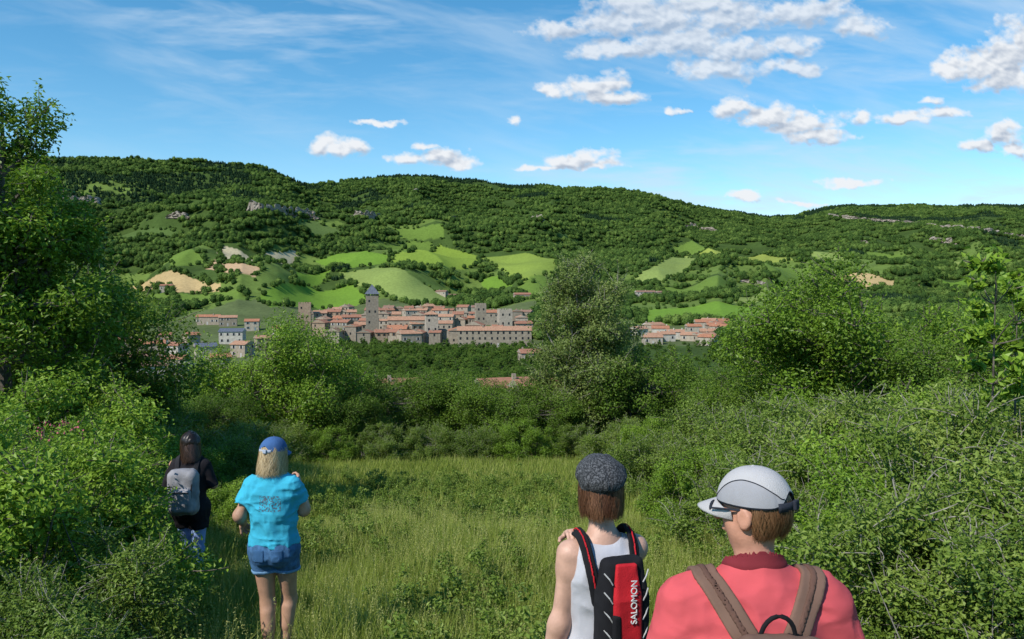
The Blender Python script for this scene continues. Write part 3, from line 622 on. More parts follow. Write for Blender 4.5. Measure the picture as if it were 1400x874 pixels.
def cap(parent,R,mats,rx=.086,ry=.106,rz=.112,zb=.012,backopen=True,brimL=.075,scheme=None):
    nt_,npz=96,30; th=np.linspace(0,2*np.pi,nt_,endpoint=False)
    def surf(t,f,off=0.):
        bk=math.exp(-(((t%(2*math.pi))-1.5*math.pi)/.42)**2)
        z0=zb+(.040*bk if backopen else 0)+.006*math.sin(t)
        a0=math.asin(min(.99,z0/rz)); a=a0+(math.pi/2-.001-a0)*f
        seam=1-.014*math.exp(-(math.sin((t-math.pi/2)*2.5)/.10)**2)*math.cos(a)
        wob=1+.02*(float(vn2(np.array((t%6.2832)*3.0+9),np.array(f*4.)))-.5)*math.sin((t%6.2832)/2)**.3
        return (math.cos(t)*math.cos(a)**.86*(rx+off)*seam*wob,math.sin(t)*math.cos(a)**.86*(ry+off)*seam*wob-.004,math.sin(a)*(rz+off)+.012)
    V=np.array([surf(t,j/(npz-1)) for t in th for j in range(npz)]); i=np.arange(nt_*npz).reshape(nt_,npz); j=np.roll(i,-1,0)
    q=np.stack([i[:,:-1],j[:,:-1],j[:,1:],i[:,1:]],-1).reshape(-1,4)
    mi=np.zeros((nt_,npz-1),int)
    mi[:,0]=2 if scheme else 0
    o=obj('cap_crown',mesh_np('cap_crown',V@R.T+HC,[q],mats,mi.ravel(),smooth=True),parent); sm=o.modifiers.new('s','SOLIDIFY'); sm.thickness=.003; sm.offset=1
    if scheme:
        for s in (-1,1):
            kt=np.radians([62,40,15,-10,-35,-55,-68]); kf=np.array([.02,.34,.50,.50,.40,.22,.04])
            tt=np.linspace(0,1,40); a_=np.interp(tt,np.linspace(0,1,7),kt); f_=np.interp(tt,np.linspace(0,1,7),kf)
            f_=np.convolve(np.pad(f_,4,'edge'),np.ones(9)/9,'valid')
            L_=np.array([surf((a if s>0 else math.pi-a),f,.004) for a,f in zip(a_,f_)])
            v,f=tube(L_@R.T+HC,np.full(40,.0016),6); obj('cap_piping',mesh_np('cap_piping',v,[f],[mats[2]],smooth=True),parent)
            PV=[];n2=14
            for a,f in zip(a_,f_):
                for k in range(n2): PV.append(surf((a if s>0 else math.pi-a),.03+(max(f,.04)-.03)*k/(n2-1),.0036))
            ii=np.arange(40*n2).reshape(40,n2); qq=np.stack([ii[:-1,:-1],ii[1:,:-1],ii[1:,1:],ii[:-1,1:]],-1).reshape(-1,4)
            obj('cap_mesh_panel',mesh_np('cap_mesh_panel',np.array(PV)@R.T+HC,[qq],[mats[1]],smooth=True),parent)
    nu,nv=25,9; B=[]
    for a in range(nu):
        u=-1+2*a/(nu-1)
        for b in range(nv):
            v=b/(nv-1); x=u*rx*.93*(1-.10*v*v); y0=math.sqrt(max(0,1-(u*.93)**2))*ry*.98-.006; ln=brimL*math.sqrt(max(0,1-abs(u)**2.6))
            B.append((x,y0+ln*v,zb+.018-.020*u*u*(1)-.022*v-.004*v*v))
    i=np.arange(nu*nv).reshape(nu,nv); q=np.stack([i[:-1,:-1],i[1:,:-1],i[1:,1:],i[:-1,1:]],-1).reshape(-1,4)
    o=obj('cap_brim',mesh_np('cap_brim',np.array(B)@R.T+HC,[q],[mats[0],mats[3]],smooth=True),parent); sm=o.modifiers.new('s','SOLIDIFY'); sm.thickness=.004; sm.material_offset=1; sm.offset=0
    if backopen:
        t=np.linspace(1.5*math.pi-.62,1.5*math.pi+.62,14)
        Vs=[]
        for a in t:
            for z,k in ((zb-.006,1.03),(zb+.018,1.03)): Vs.append((math.cos(a)*rx*k,math.sin(a)*ry*k-.004,z+.006*math.sin(a)+.012))
        i=np.arange(28).reshape(14,2); q=np.stack([i[:-1,0],i[1:,0],i[1:,1],i[:-1,1]],-1)
        o=obj('cap_strap',mesh_np('cap_strap',np.array(Vs)@R.T+HC,[q],[mats[2]],smooth=True),parent); sm=o.modifiers.new('s','SOLIDIFY'); sm.thickness=.003
        sdfobj('cap_buckle',lambda P:rbox((P-HC.astype(np.float32))@R,(.012,-ry*1.06-.003,zb+.012),(.014,.006,.014),.003),HC-.2,HC+.2,.004,mats[2],parent)
    bm=bmesh.new(); bmesh.ops.create_uvsphere(bm,u_segments=12,v_segments=8,radius=.006); me=bpy.data.meshes.new('cap_button'); bm.to_mesh(me); bm.free(); me.materials.append(mats[0])
    obj('cap_button',me,parent,loc=tuple(np.array([0,-.004,rz+.012])@R.T+HC))
def eyes(parent,R,mat):
    for s in (-1,1):
        bm=bmesh.new(); bmesh.ops.create_uvsphere(bm,u_segments=12,v_segments=8,radius=.0125); me=bpy.data.meshes.new('eye'); bm.to_mesh(me); bm.free(); me.materials.append(mat)
        obj('eye',me,parent,loc=tuple(np.array([s*.031,.083,.004])@R.T+HC))
def person(name,px,d,top_py,yaw,htop):
    X_=(px-700)/F0*d; g=float(H(X_,d)); zt=ray(px,top_py)[2]*d; s=(zt-g)/htop
    e=bpy.data.objects.new(name,None); link(e); e.location=(X_,d,g); e.rotation_euler=(0,0,yaw); e.scale=(s,s,s); print(name,'scale',s); return e
def wrinkle(P,amp,f=(14,14,9),s=0): 
    F=np.array(f,np.float32); W=P*F+30+s; W=W+1.2*vn3(P*F*.6+11)[:,None]
    n=1-np.abs(2*vn3(W)-1); n2=1-np.abs(2*vn3(W*2.1+40)-1)
    return -amp*(n**2-.33)*1.6-amp*.45*(n2**2-.33)
def fabric(name,c,k=.8,bs=400,bump=.3,rough=.9,scale=9): return simple(name,c,tuple(v*k for v in c),scale=scale,rough=rough,bump=bump,bscale=bs,spec=.15)
BLK=fabric('black_fabric',(.015,.015,.018)); DG=fabric('dark_strap',(.03,.03,.035))
def dirn(e,w): return np.array(w)-np.array(e)
def add_body(parent,sh,LA,RA,LL,RL,R,skin,male,h,nrmL,nrmR,curl=(.5,.5),armr=(.046,.036,.024),hands=(1,1)):
    AR=arms(sh,LA,RA,*armr); TR=torso(sh,male); LG=legs(LL,RL)
    allp=TR+AR+LG; pts=np.array([p[0] for p in allp]+[p[1] for p in allp]); lo=pts.min(0)-.14; hi=pts.max(0)+.14; hi[2]=1.69; lo[2]=.02
    hi[1]=max(hi[1],.17)
    f=lambda P: smin(union(P,allp,.035),head_sdf(P,R),.03)
    sdfobj('body',f,lo,hi,h,skin,parent)
    for on,nm,(e,w),nr,sd,c in ((hands[0],'left_hand',LA,nrmL,1,curl[0]),(hands[1],'right_hand',RA,nrmR,-1,curl[1])):
        if not on: continue
        dv=dirn(e,w); w_=np.array(w)
        sdfobj(nm,lambda P:hand(P,w_,dv,nr,sd,c,.92 if not male else 1.02),w_-.22,w_+.22,.004,skin,parent)
    return AR,TR,LG
def sleeve(P,sh,e,s,L,r0,r1):
    S=np.array((s*sh,-.01,1.345+SHZ)); e=np.array(e,float); dv=(e-S)/np.linalg.norm(e-S); E=S+dv*(L+.05)
    d=rc(P,S,E,r0,r1); pl=(P-(S+dv*L).astype(np.float32))@dv.astype(np.float32); return smax(d,pl,.006)
def snap(base,path,n=34):
    p=np.array(path,float); s=np.concatenate([[0],np.cumsum(np.linalg.norm(np.diff(p,axis=0),axis=1))]); t=np.linspace(0,s[-1],n)
    q=np.stack([np.interp(t,s,p[:,i]) for i in range(3)],1).astype(np.float32)
    for _ in range(14):
        f=base(q); g=np.stack([base(q+np.eye(3,dtype=np.float32)[i]*.002)-f for i in range(3)],1)/.002; g/=np.maximum(np.linalg.norm(g,axis=1,keepdims=True),1e-6)
        g[:,0]*=.15; q=(q-g*f[:,None]).astype(np.float32)
    return q
def strap(P,base,q,w,off=.004,th=.006):
    d=None
    for a,b in zip(q[:-1],q[1:]):
        e=rc(P,a,b,w,w); d=e if d is None else np.minimum(d,e)
    return smax(np.abs(base(P)-off-th)-th,d,.004)
def mkstrap(name,base,path,w,off,th,h,mat,parent,n=26):
    q=snap(lambda P:base(P)-off-th,path,n); lo=q.min(0)-w-.03; hi=q.max(0)+w+.03; return sdfobj(name,lambda P:strap(P,base,q,w,off,th),lo,hi,h,mat,parent)
# ===== man with red shirt
SHZ=-.05
E=person('man_in_red_shirt',1036,2.33,637,0.0,1.68)
Rh=rotm(math.radians(50),math.radians(-4),0); LA=((-.245,-.02,1.06),(-.26,.06,.83)); RA=((.245,-.02,1.06),(.26,.06,.83)); LL=((-.09,.02,.47),(-.1,0,.09)); RL=((.1,.10,.48),(.1,.02,.09))
AR,TR,LG=add_body(E,.195,LA,RA,LL,RL,Rh,SK2,True,.0075,(1,0,0),(-1,0,0),armr=(.050,.042,.029))
RED=fabric('red_shirt',(.66,.105,.12),.84,bs=700,bump=.4); eyes(E,Rh,EYE)
neckc=lambda P:rc(P,(0,.005,1.31),(0,.02,1.50),.068,.085)
def shirt_smooth(P):
    d=union(P,TR[:8]+TR[10:],.05,.016); d=smin(d,rc(P,(0,0,.9),(0,-.005,1.2),.14,.15,(1,.80,1)),.05)
    for s,A in((-1,LA),(1,RA)): d=smin(d,sleeve(P,.195,A[0],s,.21,.070,.080),.05)
    return d
def shirt_full(P): 
    fade=np.clip((rc(P,(0,.005,1.28),(0,.02,1.50),.068,.085))/.05,0,1)
    return shirt_smooth(P)-.001+fade*(wrinkle(P,.0062,(13,10,8))+wrinkle(P,.0042,(8,14,20),9))
def shirt_m(P): return smax(smax(shirt_full(P),.86-P[:,2],.006),-neckc(P),.006)
sdfobj('t_shirt',shirt_m,(-.42,-.26,.82),(.42,.26,1.47),.0065,RED,E)
sdfobj('shirt_collar',lambda P:smax(np.abs(neckc(P)-.006)-.007,np.abs(shirt_smooth(P)-.001)-.005,.003),(-.18,-.18,1.2),(.18,.2,1.48),.0035,fabric('collar',(.22,.03,.04)),E)
SHO=fabric('trouser',(.10,.09,.07))
def trou(P): 
    d=union(P,LG[:1]+LG[3:4]+TR[:1]+TR[8:10],.04,.022); d=smax(d,.50-P[:,2],.006); return smax(d,P[:,2]-.97,.006)+wrinkle(P,.004)
sdfobj('shorts',trou,(-.3,-.25,.45),(.3,.25,1.02),.01,SHO,E)
sdfobj('shoes',lambda P:union(P,shoes(LL[1],-1)+shoes(RL[1],1),.02),(-.25,-.15,-.03),(.25,.27,.16),.008,BLK,E)
BR=fabric('brown_strap',(.20,.12,.09),.85,bs=600,bump=.4); BR2=fabric('strap_edging',(.13,.072,.055),.85)
for s,nm in((-1,'left_pack_strap'),(1,'right_pack_strap')):
    path=[(s*.05,-.2,1.20),(s*.065,-.2,1.27),(s*.105,-.14,1.34),(s*.148,-.05,1.40),(s*.148,.06,1.38),(s*.135,.16,1.22),(s*.14,.17,1.08)]
    mkstrap(nm,shirt_smooth,path,.034,.005,.007,.0055,BR,E,30)
    mkstrap(nm+'_webbing',shirt_smooth,path,.010,.017,.003,.005,BR2,E,30)
sdfobj('backpack_body',lambda P:smin(rbox(P,(0,-.225,1.075),(.135,.075,.215),.07)+wrinkle(P,.005),rbox(P,(0,-.29,1.0),(.105,.05,.15),.04)+wrinkle(P,.004,s=5),.01),(-.2,-.42,.80),(.2,-.1,1.33),.007,fabric('brown_pack',(.18,.11,.085),bs=600),E)
hl=[(.045*math.cos(a)*1.0,-.195-.012*math.sin(a),1.275+.065*math.sin(a)) for a in np.linspace(0,math.pi,12)]
v,f=tube(np.array(hl),np.full(12,.006),8); obj('carry_loop',mesh_np('carry_loop',v,[f],[BLK],smooth=True),E)
HB=hairmat('hair_brown',(.09,.04,.018),(.17,.085,.04),(.28,.15,.075))
def shorthair(P):
    Q=(P-HC.astype(np.float32))@Rh; d=ell(Q,(0,-.010,.014),(.078,.096,.100)); d=smax(d,(Q[:,1]-.02),.01); d=smax(d,-(Q[:,2]+.060-np.clip(Q[:,1]+.04,0,1)*.8),.01)
    d=smax(d,-ell(Q,(-.084,.0,-.012),(.02,.026,.034)),.006); d=smax(d,-ell(Q,(.084,.0,-.012),(.02,.026,.034)),.006); return d+.003*(vn3(Q*np.array((90,90,30),np.float32)+40)-.5)
sdfobj('hair',shorthair,HC-.15,HC+.15,.004,HB,E)
strands('hair_strands',Rh,E,HB,3600,math.pi*1.10,math.pi*1.90,.035,-.072,3,rx=.0785,ry=.0985,width=.0016,wave=.006,hug=True,rag=.4)
CG=fabric('cap_grey',(.46,.45,.46),.92,rough=.8,bump=.4); CG2=fabric('cap_mesh',(.34,.34,.37),.85,rough=.8,bs=900); CD=fabric('cap_trim',(.03,.035,.05)); 
cap(E,Rh,[CG,CG2,CD,CD],rx=.085,ry=.106,rz=.106,zb=.008,scheme=True,brimL=.07)
for s in (-1,1):
    v,f=tube(np.array([[s*.083,-.01,.012],[s*.083,.05,.012],[s*.07,.098,.008]])@Rh.T+HC,np.full(3,.003),6); obj('glasses_arm',mesh_np('glasses_arm',v,[f],[CD],smooth=True),E)
sdfobj('sunglasses_lens',lambda P:smin(ell((P-HC.astype(np.float32))@Rh,(-.034,.105,.004),(.028,.006,.02)),ell((P-HC.astype(np.float32))@Rh,(.034,.105,.004),(.028,.006,.02)),.008),HC-.16,HC+.16,.004,CD,E)
# ===== woman tank top
SHZ=-.03
E=person('woman_in_tank_top',824,3.2,628,math.radians(16),1.675)
Rh=rotm(math.radians(-6),math.radians(-6),0); LA=((-.175,.0,1.05),(-.20,.07,.82)); RA=((.13,.17,1.16),(-.065,.15,1.32)); LL=((-.085,.05,.47),(-.085,0,.09)); RL=((.085,-.02,.47),(.085,-.12,.10))
AR,TR,LG=add_body(E,.138,LA,RA,LL,RL,Rh,SK1,False,.0075,(1,0,0),(0,1,-.6),curl=(.5,.35),armr=(.040,.033,.022),hands=(1,0)); eyes(E,Rh,EYE)
sdfobj('right_hand',lambda P:hand(P,(-.085,.115,1.355),(-.22,-.85,.36),(0,-.5,-1),-1,.8,.85),(-.28,-.16,1.2),(.1,.27,1.5),.004,SK1,E)
TK=fabric('tank_top',(.50,.50,.55),.85)
def tank(P):
    d=union(P,TR[:5]+TR[10:],.05,.010); d=smin(d,rc(P,(0,0,.86),(0,0,1.0),.135,.115,(1,.85,1)),.05)
    for s in(-1,1): d=smax(d,-rc(P,(s*.20,0,1.24),(s*.157,0,1.44),.062,.062,(1,3,1)),.01)
    d=smax(d,-rc(P,(0,.02,1.39),(0,.0,1.58),.07,.16),.008)
    return smax(d,.84-P[:,2],.006)+wrinkle(P,.004)
sdfobj('tank_top',tank,(-.25,-.22,.8),(.25,.22,1.46),.0065,TK,E)
PK=fabric('pink_shorts',(.55,.12,.20))
def sh_(P):
    d=union(P,LG[:1]+LG[3:4]+TR[:1]+TR[8:10],.04,.018); d=smax(d,.66-P[:,2],.006); return smax(d,P[:,2]-.95,.006)+wrinkle(P,.004)
sdfobj('shorts',sh_,(-.3,-.25,.6),(.3,.25,1.0),.01,PK,E)
sdfobj('shoes',lambda P:union(P,shoes(LL[1],-1)+shoes(RL[1],1),.02),(-.25,-.25,-.03),(.25,.27,.16),.008,BLK,E)
def tank_s(P): return union(P,TR[:8]+TR[-2:],.05,.012)
REDP=fabric('red_pack',(.55,.02,.03),.8,bs=250,rough=.7); 
for s,nm in((-1,'left_pack_strap'),(1,'right_pack_strap')):
    path=[(s*.07,-.16,1.16),(s*.088,-.14,1.26),(s*.10,-.05,1.37),(s*.10,.05,1.36),(s*.09,.13,1.2)]
    mkstrap(nm,tank_s,path,.022,.002,.006,.005,BLK,E)
    mkstrap(nm+'_piping',tank_s,path,.005,.0145,.003,.0045,REDP,E)
px0=.012
def taper(P): return np.maximum(P[:,2]-1.20,0)*.16
sdfobj('backpack_body',lambda P:rbox(P,(px0,-.165,1.13),(.100,.055,.23),.045)+wrinkle(P,.004)+taper(P),(-.16,-.27,.85),(.18,-.08,1.40),.0055,BLK,E)
sdfobj('backpack_red_panel',lambda P:smax(rbox(P,(px0,-.174,1.14),(.058,.060,.205),.02)+wrinkle(P,.0025)+taper(P),P[:,1]+.19,.004),(-.16,-.27,.85),(.18,-.08,1.40),.0055,REDP,E)
sdfobj('backpack_zip_flap',lambda P:smax(rbox(P,(px0-.045,-.178,1.05),(.017,.063,.10),.012),P[:,1]+.19,.004),(-.16,-.27,.85),(.18,-.08,1.36),.005,BLK,E)
WL=fabric('white_lettering',(.8,.8,.8)); tcv=bpy.data.curves.new('pack_lettering','FONT'); tcv.body='SALOMON'; tcv.size=.034; tcv.extrude=.0015; tcv.align_x='CENTER'; tcv.align_y='CENTER'; tcv.materials.append(WL)
o=bpy.data.objects.new('pack_lettering',tcv); link(o,E); o.rotation_euler=(math.radians(90),math.radians(-90),0); o.location=(px0+.018,-.240,1.195)
GR=fabric('grey_cord',(.5,.5,.5))
for k in range(5):
    for s in(-1,1):
        v,f=tube(np.array([[px0-.060*s,-.224,.98+k*.07],[px0-.072*s,-.224,1.0+k*.07],[px0-.088*s,-.208,1.02+k*.07]]),np.full(3,.0025),5); obj('bungee_cord',mesh_np('bungee_cord',v,[f],[GR]),E)
HR=hairmat('hair_auburn',(.055,.022,.011),(.12,.052,.027),(.23,.115,.06))
strands('hair_strands',Rh,E,HR,4200,math.pi*.9,math.pi*2.1,.055,-.108,5,rx=.083,ry=.102,flare=.012,curl=.035,width=.0022,wave=.009,rag=.3)
sdfobj('hair',lambda P:smax(smax(ell((P-HC.astype(np.float32))@Rh,(0,-.012,-.005),(.077,.094,.106)),((P-HC.astype(np.float32))@Rh)[:,1]-.03,.01),-.072-((P-HC.astype(np.float32))@Rh)[:,2],.01),HC-.15,HC+.15,.005,HR,E)
m,nt,out=newmat('tweed'); p=N(nt,'ShaderNodeBsdfPrincipled'); p.inputs['Roughness'].default_value=.95; tc=N(nt,'ShaderNodeTexCoord'); vo=N(nt,'ShaderNodeTexNoise'); vo.inputs['Scale'].default_value=160; vo.inputs['Detail'].default_value=2
rp=N(nt,'ShaderNodeValToRGB'); rp.color_ramp.elements[0].position=.44; rp.color_ramp.elements[0].color=(.014,.016,.02,1); rp.color_ramp.elements[1].position=.66; rp.color_ramp.elements[1].color=(.11,.115,.125,1)
nt.links.new(tc.outputs['Object'],vo.inputs['Vector']); nt.links.new(vo.outputs['Fac'],rp.inputs[0]); nt.links.new(rp.outputs[0],p.inputs['Base Color']); nt.links.new(p.outputs[0],out.inputs[0]); TW=m
Rk=rotm(math.radians(-4),math.radians(12),math.radians(-4)) 
def flatcap(P):
    Q=(P-HC.astype(np.float32))@Rk; d=ell(Q,(0,-.008,.066),(.092,.114,.056)); d=smin(d,rc(Q,(0,-.003,.036),(0,-.003,.05),.085,.090,(1,1.16,1)),.02)
    d=smax(d,.018-Q[:,2],.008); a=np.arctan2(Q[:,0],Q[:,1]+.008); rr_=np.hypot(Q[:,0],Q[:,1]+.008); d=d+.005*np.exp(-(np.sin(a*4)/.12)**2)*np.clip(rr_*12,0,1)
    return smin(d,ell(Q,(0,-.008,.124),(.010,.010,.006)),.004)+wrinkle(Q,.0035,(20,20,20))
sdfobj('flat_cap',flatcap,HC-.16,HC+.17,.0045,TW,E)
sdfobj('flat_cap_peak',lambda P:smax(ell((P-HC.astype(np.float32))@Rk,(0,.10,.030),(.070,.055,.012)),-.0-((P-HC.astype(np.float32))@Rk)[:,1]+.05,.005),HC-.2,HC+.2,.005,TW,E)
# ===== woman blue shirt
SHZ=-.015
E=person('woman_in_blue_shirt',371,5.7,597,math.radians(-3),1.68)
Rh=rotm(math.radians(-18),math.radians(-6),0); LA=((-.225,-.05,1.13),(-.275,.13,1.02)); RA=((.20,.06,1.14),(.11,.25,1.28)); LL=((-.06,.04,.47),(-.03,-.03,.09)); RL=((.07,.12,.48),(.05,.05,.10))
AR,TR,LG=add_body(E,.145,LA,RA,LL,RL,Rh,SK3,False,.009,(1,0,-.5),(-1,0,0),curl=(.8,.9)); eyes(E,Rh,EYE)
CY=fabric('cyan_shirt',(.05,.42,.60),.88)
nt=CY.node_tree; pb=[n for n in nt.nodes if n.type=='BSDF_PRINCIPLED'][0]; src=pb.inputs['Base Color'].links[0].from_socket
tc=N(nt,'ShaderNodeTexCoord'); sx=N(nt,'ShaderNodeSeparateXYZ'); nt.links.new(tc.outputs['Object'],sx.inputs[0])
def rng_mask(sock,c,w):
    a=N(nt,'ShaderNodeMath',operation='SUBTRACT'); nt.links.new(sock,a.inputs[0]); a.inputs[1].default_value=c
    b=N(nt,'ShaderNodeMath',operation='ABSOLUTE'); nt.links.new(a.outputs[0],b.inputs[0]); d=N(nt,'ShaderNodeMath',operation='LESS_THAN'); nt.links.new(b.outputs[0],d.inputs[0]); d.inputs[1].default_value=w; return d.outputs[0]
mx_=rng_mask(sx.outputs[0],.02,.075); mz_=rng_mask(sx.outputs[2],1.235,.055); wv=N(nt,'ShaderNodeTexNoise'); wv.inputs['Scale'].default_value=80; wv.inputs['Detail'].default_value=3; nt.links.new(tc.outputs['Object'],wv.inputs['Vector'])
gt=N(nt,'ShaderNodeMath',operation='GREATER_THAN'); gt.inputs[1].default_value=.52; nt.links.new(wv.outputs['Fac'],gt.inputs[0])
yy=N(nt,'ShaderNodeMath',operation='LESS_THAN'); nt.links.new(sx.outputs[1],yy.inputs[0]); yy.inputs[1].default_value=0
mm=None
for s_ in (mx_,mz_,gt.outputs[0],yy.outputs[0]):
    if mm is None: mm=s_; continue
    k=N(nt,'ShaderNodeMath',operation='MULTIPLY'); nt.links.new(mm,k.inputs[0]); nt.links.new(s_,k.inputs[1]); mm=k.outputs[0]
mix=N(nt,'ShaderNodeMix',data_type='RGBA'); nt.links.new(mm,mix.inputs[0]); nt.links.new(src,mix.inputs[6]); mix.inputs[7].default_value=(.08,.13,.18,1); nt.links.new(mix.outputs[2],pb.inputs['Base Color'])
neckw=lambda P:rc(P,(0,.01,1.37),(0,.02,1.5),.062,.075)
def shirt_b(P):
    d=union(P,TR[:8]+TR[10:],.05,.014); d=smin(d,rc(P,(0,0,.93),(0,0,1.22),.140,.132,(1,.82,1)),.05)
    for s,A in((-1,LA),(1,RA)): d=smin(d,sleeve(P,.145,A[0],s,.13,.062,.070),.04)
    d=smax(d,.925-P[:,2],.006); return smax(d,-neckw(P),.005)+wrinkle(P,.008)+wrinkle(P,.0055,(8,12,20),9)
sdfobj('t_shirt',shirt_b,(-.36,-.24,.88),(.36,.24,1.47),.0075,CY,E)
DN=fabric('denim',(.07,.17,.34),.62,scale=30,bs=300)
def dsh(P):
    d=union(P,LG[:1]+LG[3:4]+TR[:1]+TR[8:10],.02,.014); d=smax(d,.715-P[:,2],.006); return smax(d,P[:,2]-.97,.006)+wrinkle(P,.006)
sdfobj('denim_shorts',dsh,(-.3,-.25,.66),(.3,.27,1.0),.0075,DN,E)
sdfobj('denim_hem',lambda P:smax(dsh(P)-.005,np.abs(P[:,2]-.725)-.012,.003),(-.3,-.25,.66),(.3,.27,.76),.0065,fabric('denim_hem',(.16,.30,.48)),E)
for s in(-1,1): sdfobj('back_pocket',lambda P:smax(smax(np.abs(dsh(P)-.002)-.003,rbox(P,(s*.065,-.12,.865),(.040,.1,.045),.01),.002),P[:,1],.01),(-.2,-.25,.78),(.2,.05,.94),.005,fabric('pocket',(.05,.13,.27)),E)
sdfobj('shoes',lambda P:union(P,shoes(LL[1],-1)+shoes(RL[1],1),.02),(-.25,-.25,-.03),(.25,.27,.16),.008,DG,E)
BL=hairmat('hair_blonde',(.18,.11,.05),(.46,.33,.17),(.75,.62,.40))
strands('hair_strands',Rh,E,BL,4000,math.pi*.85,math.pi*2.15,.05,-.150,8,rx=.087,ry=.105,flare=.12,curl=.006,width=.003,wave=.02,rag=.35)
sdfobj('hair',lambda P:smax(smax(smin(ell((P-HC.astype(np.float32))@Rh,(0,-.012,0),(.078,.096,.104)),rc((P-HC.astype(np.float32))@Rh,(0,-.03,0),(0,-.035,-.08),.07,.076,(1,.85,1)),.02),((P-HC.astype(np.float32))@Rh)[:,1]-.03,.01),-.10-((P-HC.astype(np.float32))@Rh)[:,2],.01),HC-.2,HC+.15,.006,BL,E)
CB=fabric('cap_blue',(.06,.14,.33),.8); cap(E,Rh,[CB,CB,fabric('cap_band',(.4,.45,.55)),CB],rx=.088,ry=.108,rz=.106,zb=.012)
# ===== dark haired woman
E=person('woman_with_grey_backpack',257,8.2,590,math.radians(4),1.675)
Rh=rotm(math.radians(25),math.radians(-12),0); LA=((-.23,.0,1.12),(-.15,.18,1.20)); RA=((.23,.0,1.12),(.15,.18,1.20)); LL=((-.075,.10,.49),(-.06,.02,.09)); RL=((.08,-.02,.47),(.09,-.16,.13))
AR,TR,LG=add_body(E,.15,LA,RA,LL,RL,Rh,SK3,False,.010,(1,0,0),(-1,0,0),curl=(1,1)); eyes(E,Rh,EYE)
BT=fabric('black_top',(.02,.018,.022))
def top(P):
    d=union(P,TR[:8]+TR[10:],.05,.014); d=smin(d,rc(P,(0,0,.86),(0,0,1.22),.135,.125,(1,.85,1)),.05)
    for s,A in((-1,LA),(1,RA)): d=smin(d,sleeve(P,.15,A[0],s,.24,.058,.052),.04)
    d=smax(d,.84-P[:,2],.006); return smax(d,-neckw(P),.005)+wrinkle(P,.006)
sdfobj('black_top',top,(-.4,-.24,.8),(.4,.24,1.47),.01,BT,E)
sdfobj('black_shorts',lambda P:smax(union(P,LG[:1]+LG[3:4]+TR[:1]+TR[8:10],.04,.025),.68-P[:,2],.006)+wrinkle(P,.006),(-.3,-.25,.6),(.3,.27,1.0),.01,BT,E)
LGm=fabric('blue_leggings',(.25,.36,.66),.75); sdfobj('leggings',lambda P:smax(union(P,LG,.03,.007),P[:,2]-.75,.006),(-.3,-.3,.05),(.3,.3,.8),.009,LGm,E)
sdfobj('shoes',lambda P:union(P,shoes(LL[1],-1)+shoes(RL[1],1),.02),(-.25,-.35,-.03),(.25,.27,.2),.008,DG,E)
GPk=fabric('grey_pack',(.30,.30,.33),.7); 
sdfobj('backpack_body',lambda P:smin(rbox(P,(0,-.21,1.10),(.145,.085,.23),.07),rbox(P,(0,-.28,1.03),(.11,.06,.12),.04),.01)+wrinkle(P,.006),(-.2,-.4,.82),(.2,-.08,1.38),.008,GPk,E)
for s in(-1,1):
    v,f=tube(np.array([[s*.10,-.25,1.29],[s*.105,-.305,1.15],[s*.10,-.29,.95]]),np.full(3,.006),6); obj('compression_strap',mesh_np('cs',v,[f],[DG]),E)
    mkstrap('pack_strap',lambda Q:union(Q,TR[:8],.05,.016),[(s*.08,-.15,1.2),(s*.10,-.04,1.39),(s*.1,.06,1.37),(s*.1,.13,1.15)],.026,.004,.007,.007,DG,E,16)
v,f=tube(np.array([[-.09,-.345,1.12],[0,-.35,1.125],[.09,-.345,1.12]]),np.full(3,.006),6); obj('pocket_zip',mesh_np('pz',v,[f],[DG]),E)
DB=hairmat('hair_dark',(.015,.009,.006),(.045,.022,.014),(.10,.055,.035))
sdfobj('hair',lambda P:smin(smax(ell((P-HC.astype(np.float32))@Rh,(0,-.015,.012),(.086,.106,.108)),((P-HC.astype(np.float32))@Rh)[:,1]-.045,.01),rc((P-HC.astype(np.float32))@Rh,(0,-.06,0),(0,-.06,-.13),.07,.05,(1.1,.7,1)),.03)+wrinkle(P,.006,(30,30,8)),HC-.27,HC+.17,.006,DB,E)
strands('hair_strands',Rh,E,DB,3000,math.pi*.95,math.pi*2.05,.10,-.20,9,rx=.092,ry=.112,flare=.03,curl=.004,width=.005,wave=.025,rag=.35)
# ------------------------------------------------------------ clouds
pxs=np.linspace(-260,1660,1380); pys=np.linspace(-110,330,310); PX,PY=np.meshgrid(pxs,pys)
lob=[(760,45,40,13),(830,38,50,19),(900,28,70,24),(935,58,80,22),(1000,70,55,14),(860,72,70,11),(1000,28,60,20),(1100,18,60,16),(1175,42,38,14),(1080,68,40,12),(980,97,52,15),(1085,95,36,9),(870,12,60,16),(960,5,60,14),
(762,124,28,9),(810,120,32,13),(838,112,22,13),(832,132,46,9),(440,198,22,11),(465,204,36,10),(490,204,16,9),(555,216,24,7),(600,214,32,9),(625,224,24,6),(580,200,18,5),(775,220,32,9),(800,216,34,9),(822,226,34,6),(735,229,34,3),(705,171,14,5),
(1005,148,30,12),(1050,162,40,12),(1095,174,46,15),(1112,188,48,9),(1175,160,16,8),(1302,96,20,10),(1340,93,46,21),(1376,80,42,31),(1400,62,38,28),(1372,112,46,16),(1430,90,44,32),(1240,162,32,8),(1290,156,32,7),(1275,138,15,5),(1340,201,24,9),(1375,188,27,13),(1392,206,24,9),(1015,268,18,5),(925,153,9,5),(520,170,30,3),(1380,175,20,8),(-80,150,50,18),(1560,150,50,18),(1160,250,40,4),(1090,276,30,2.5)]
wx=(fbm(PX/38,PY/26,5,.55)-.5)*40; wy=(fbm(PX/38+50,PY/26+20,5,.55)-.5)*20
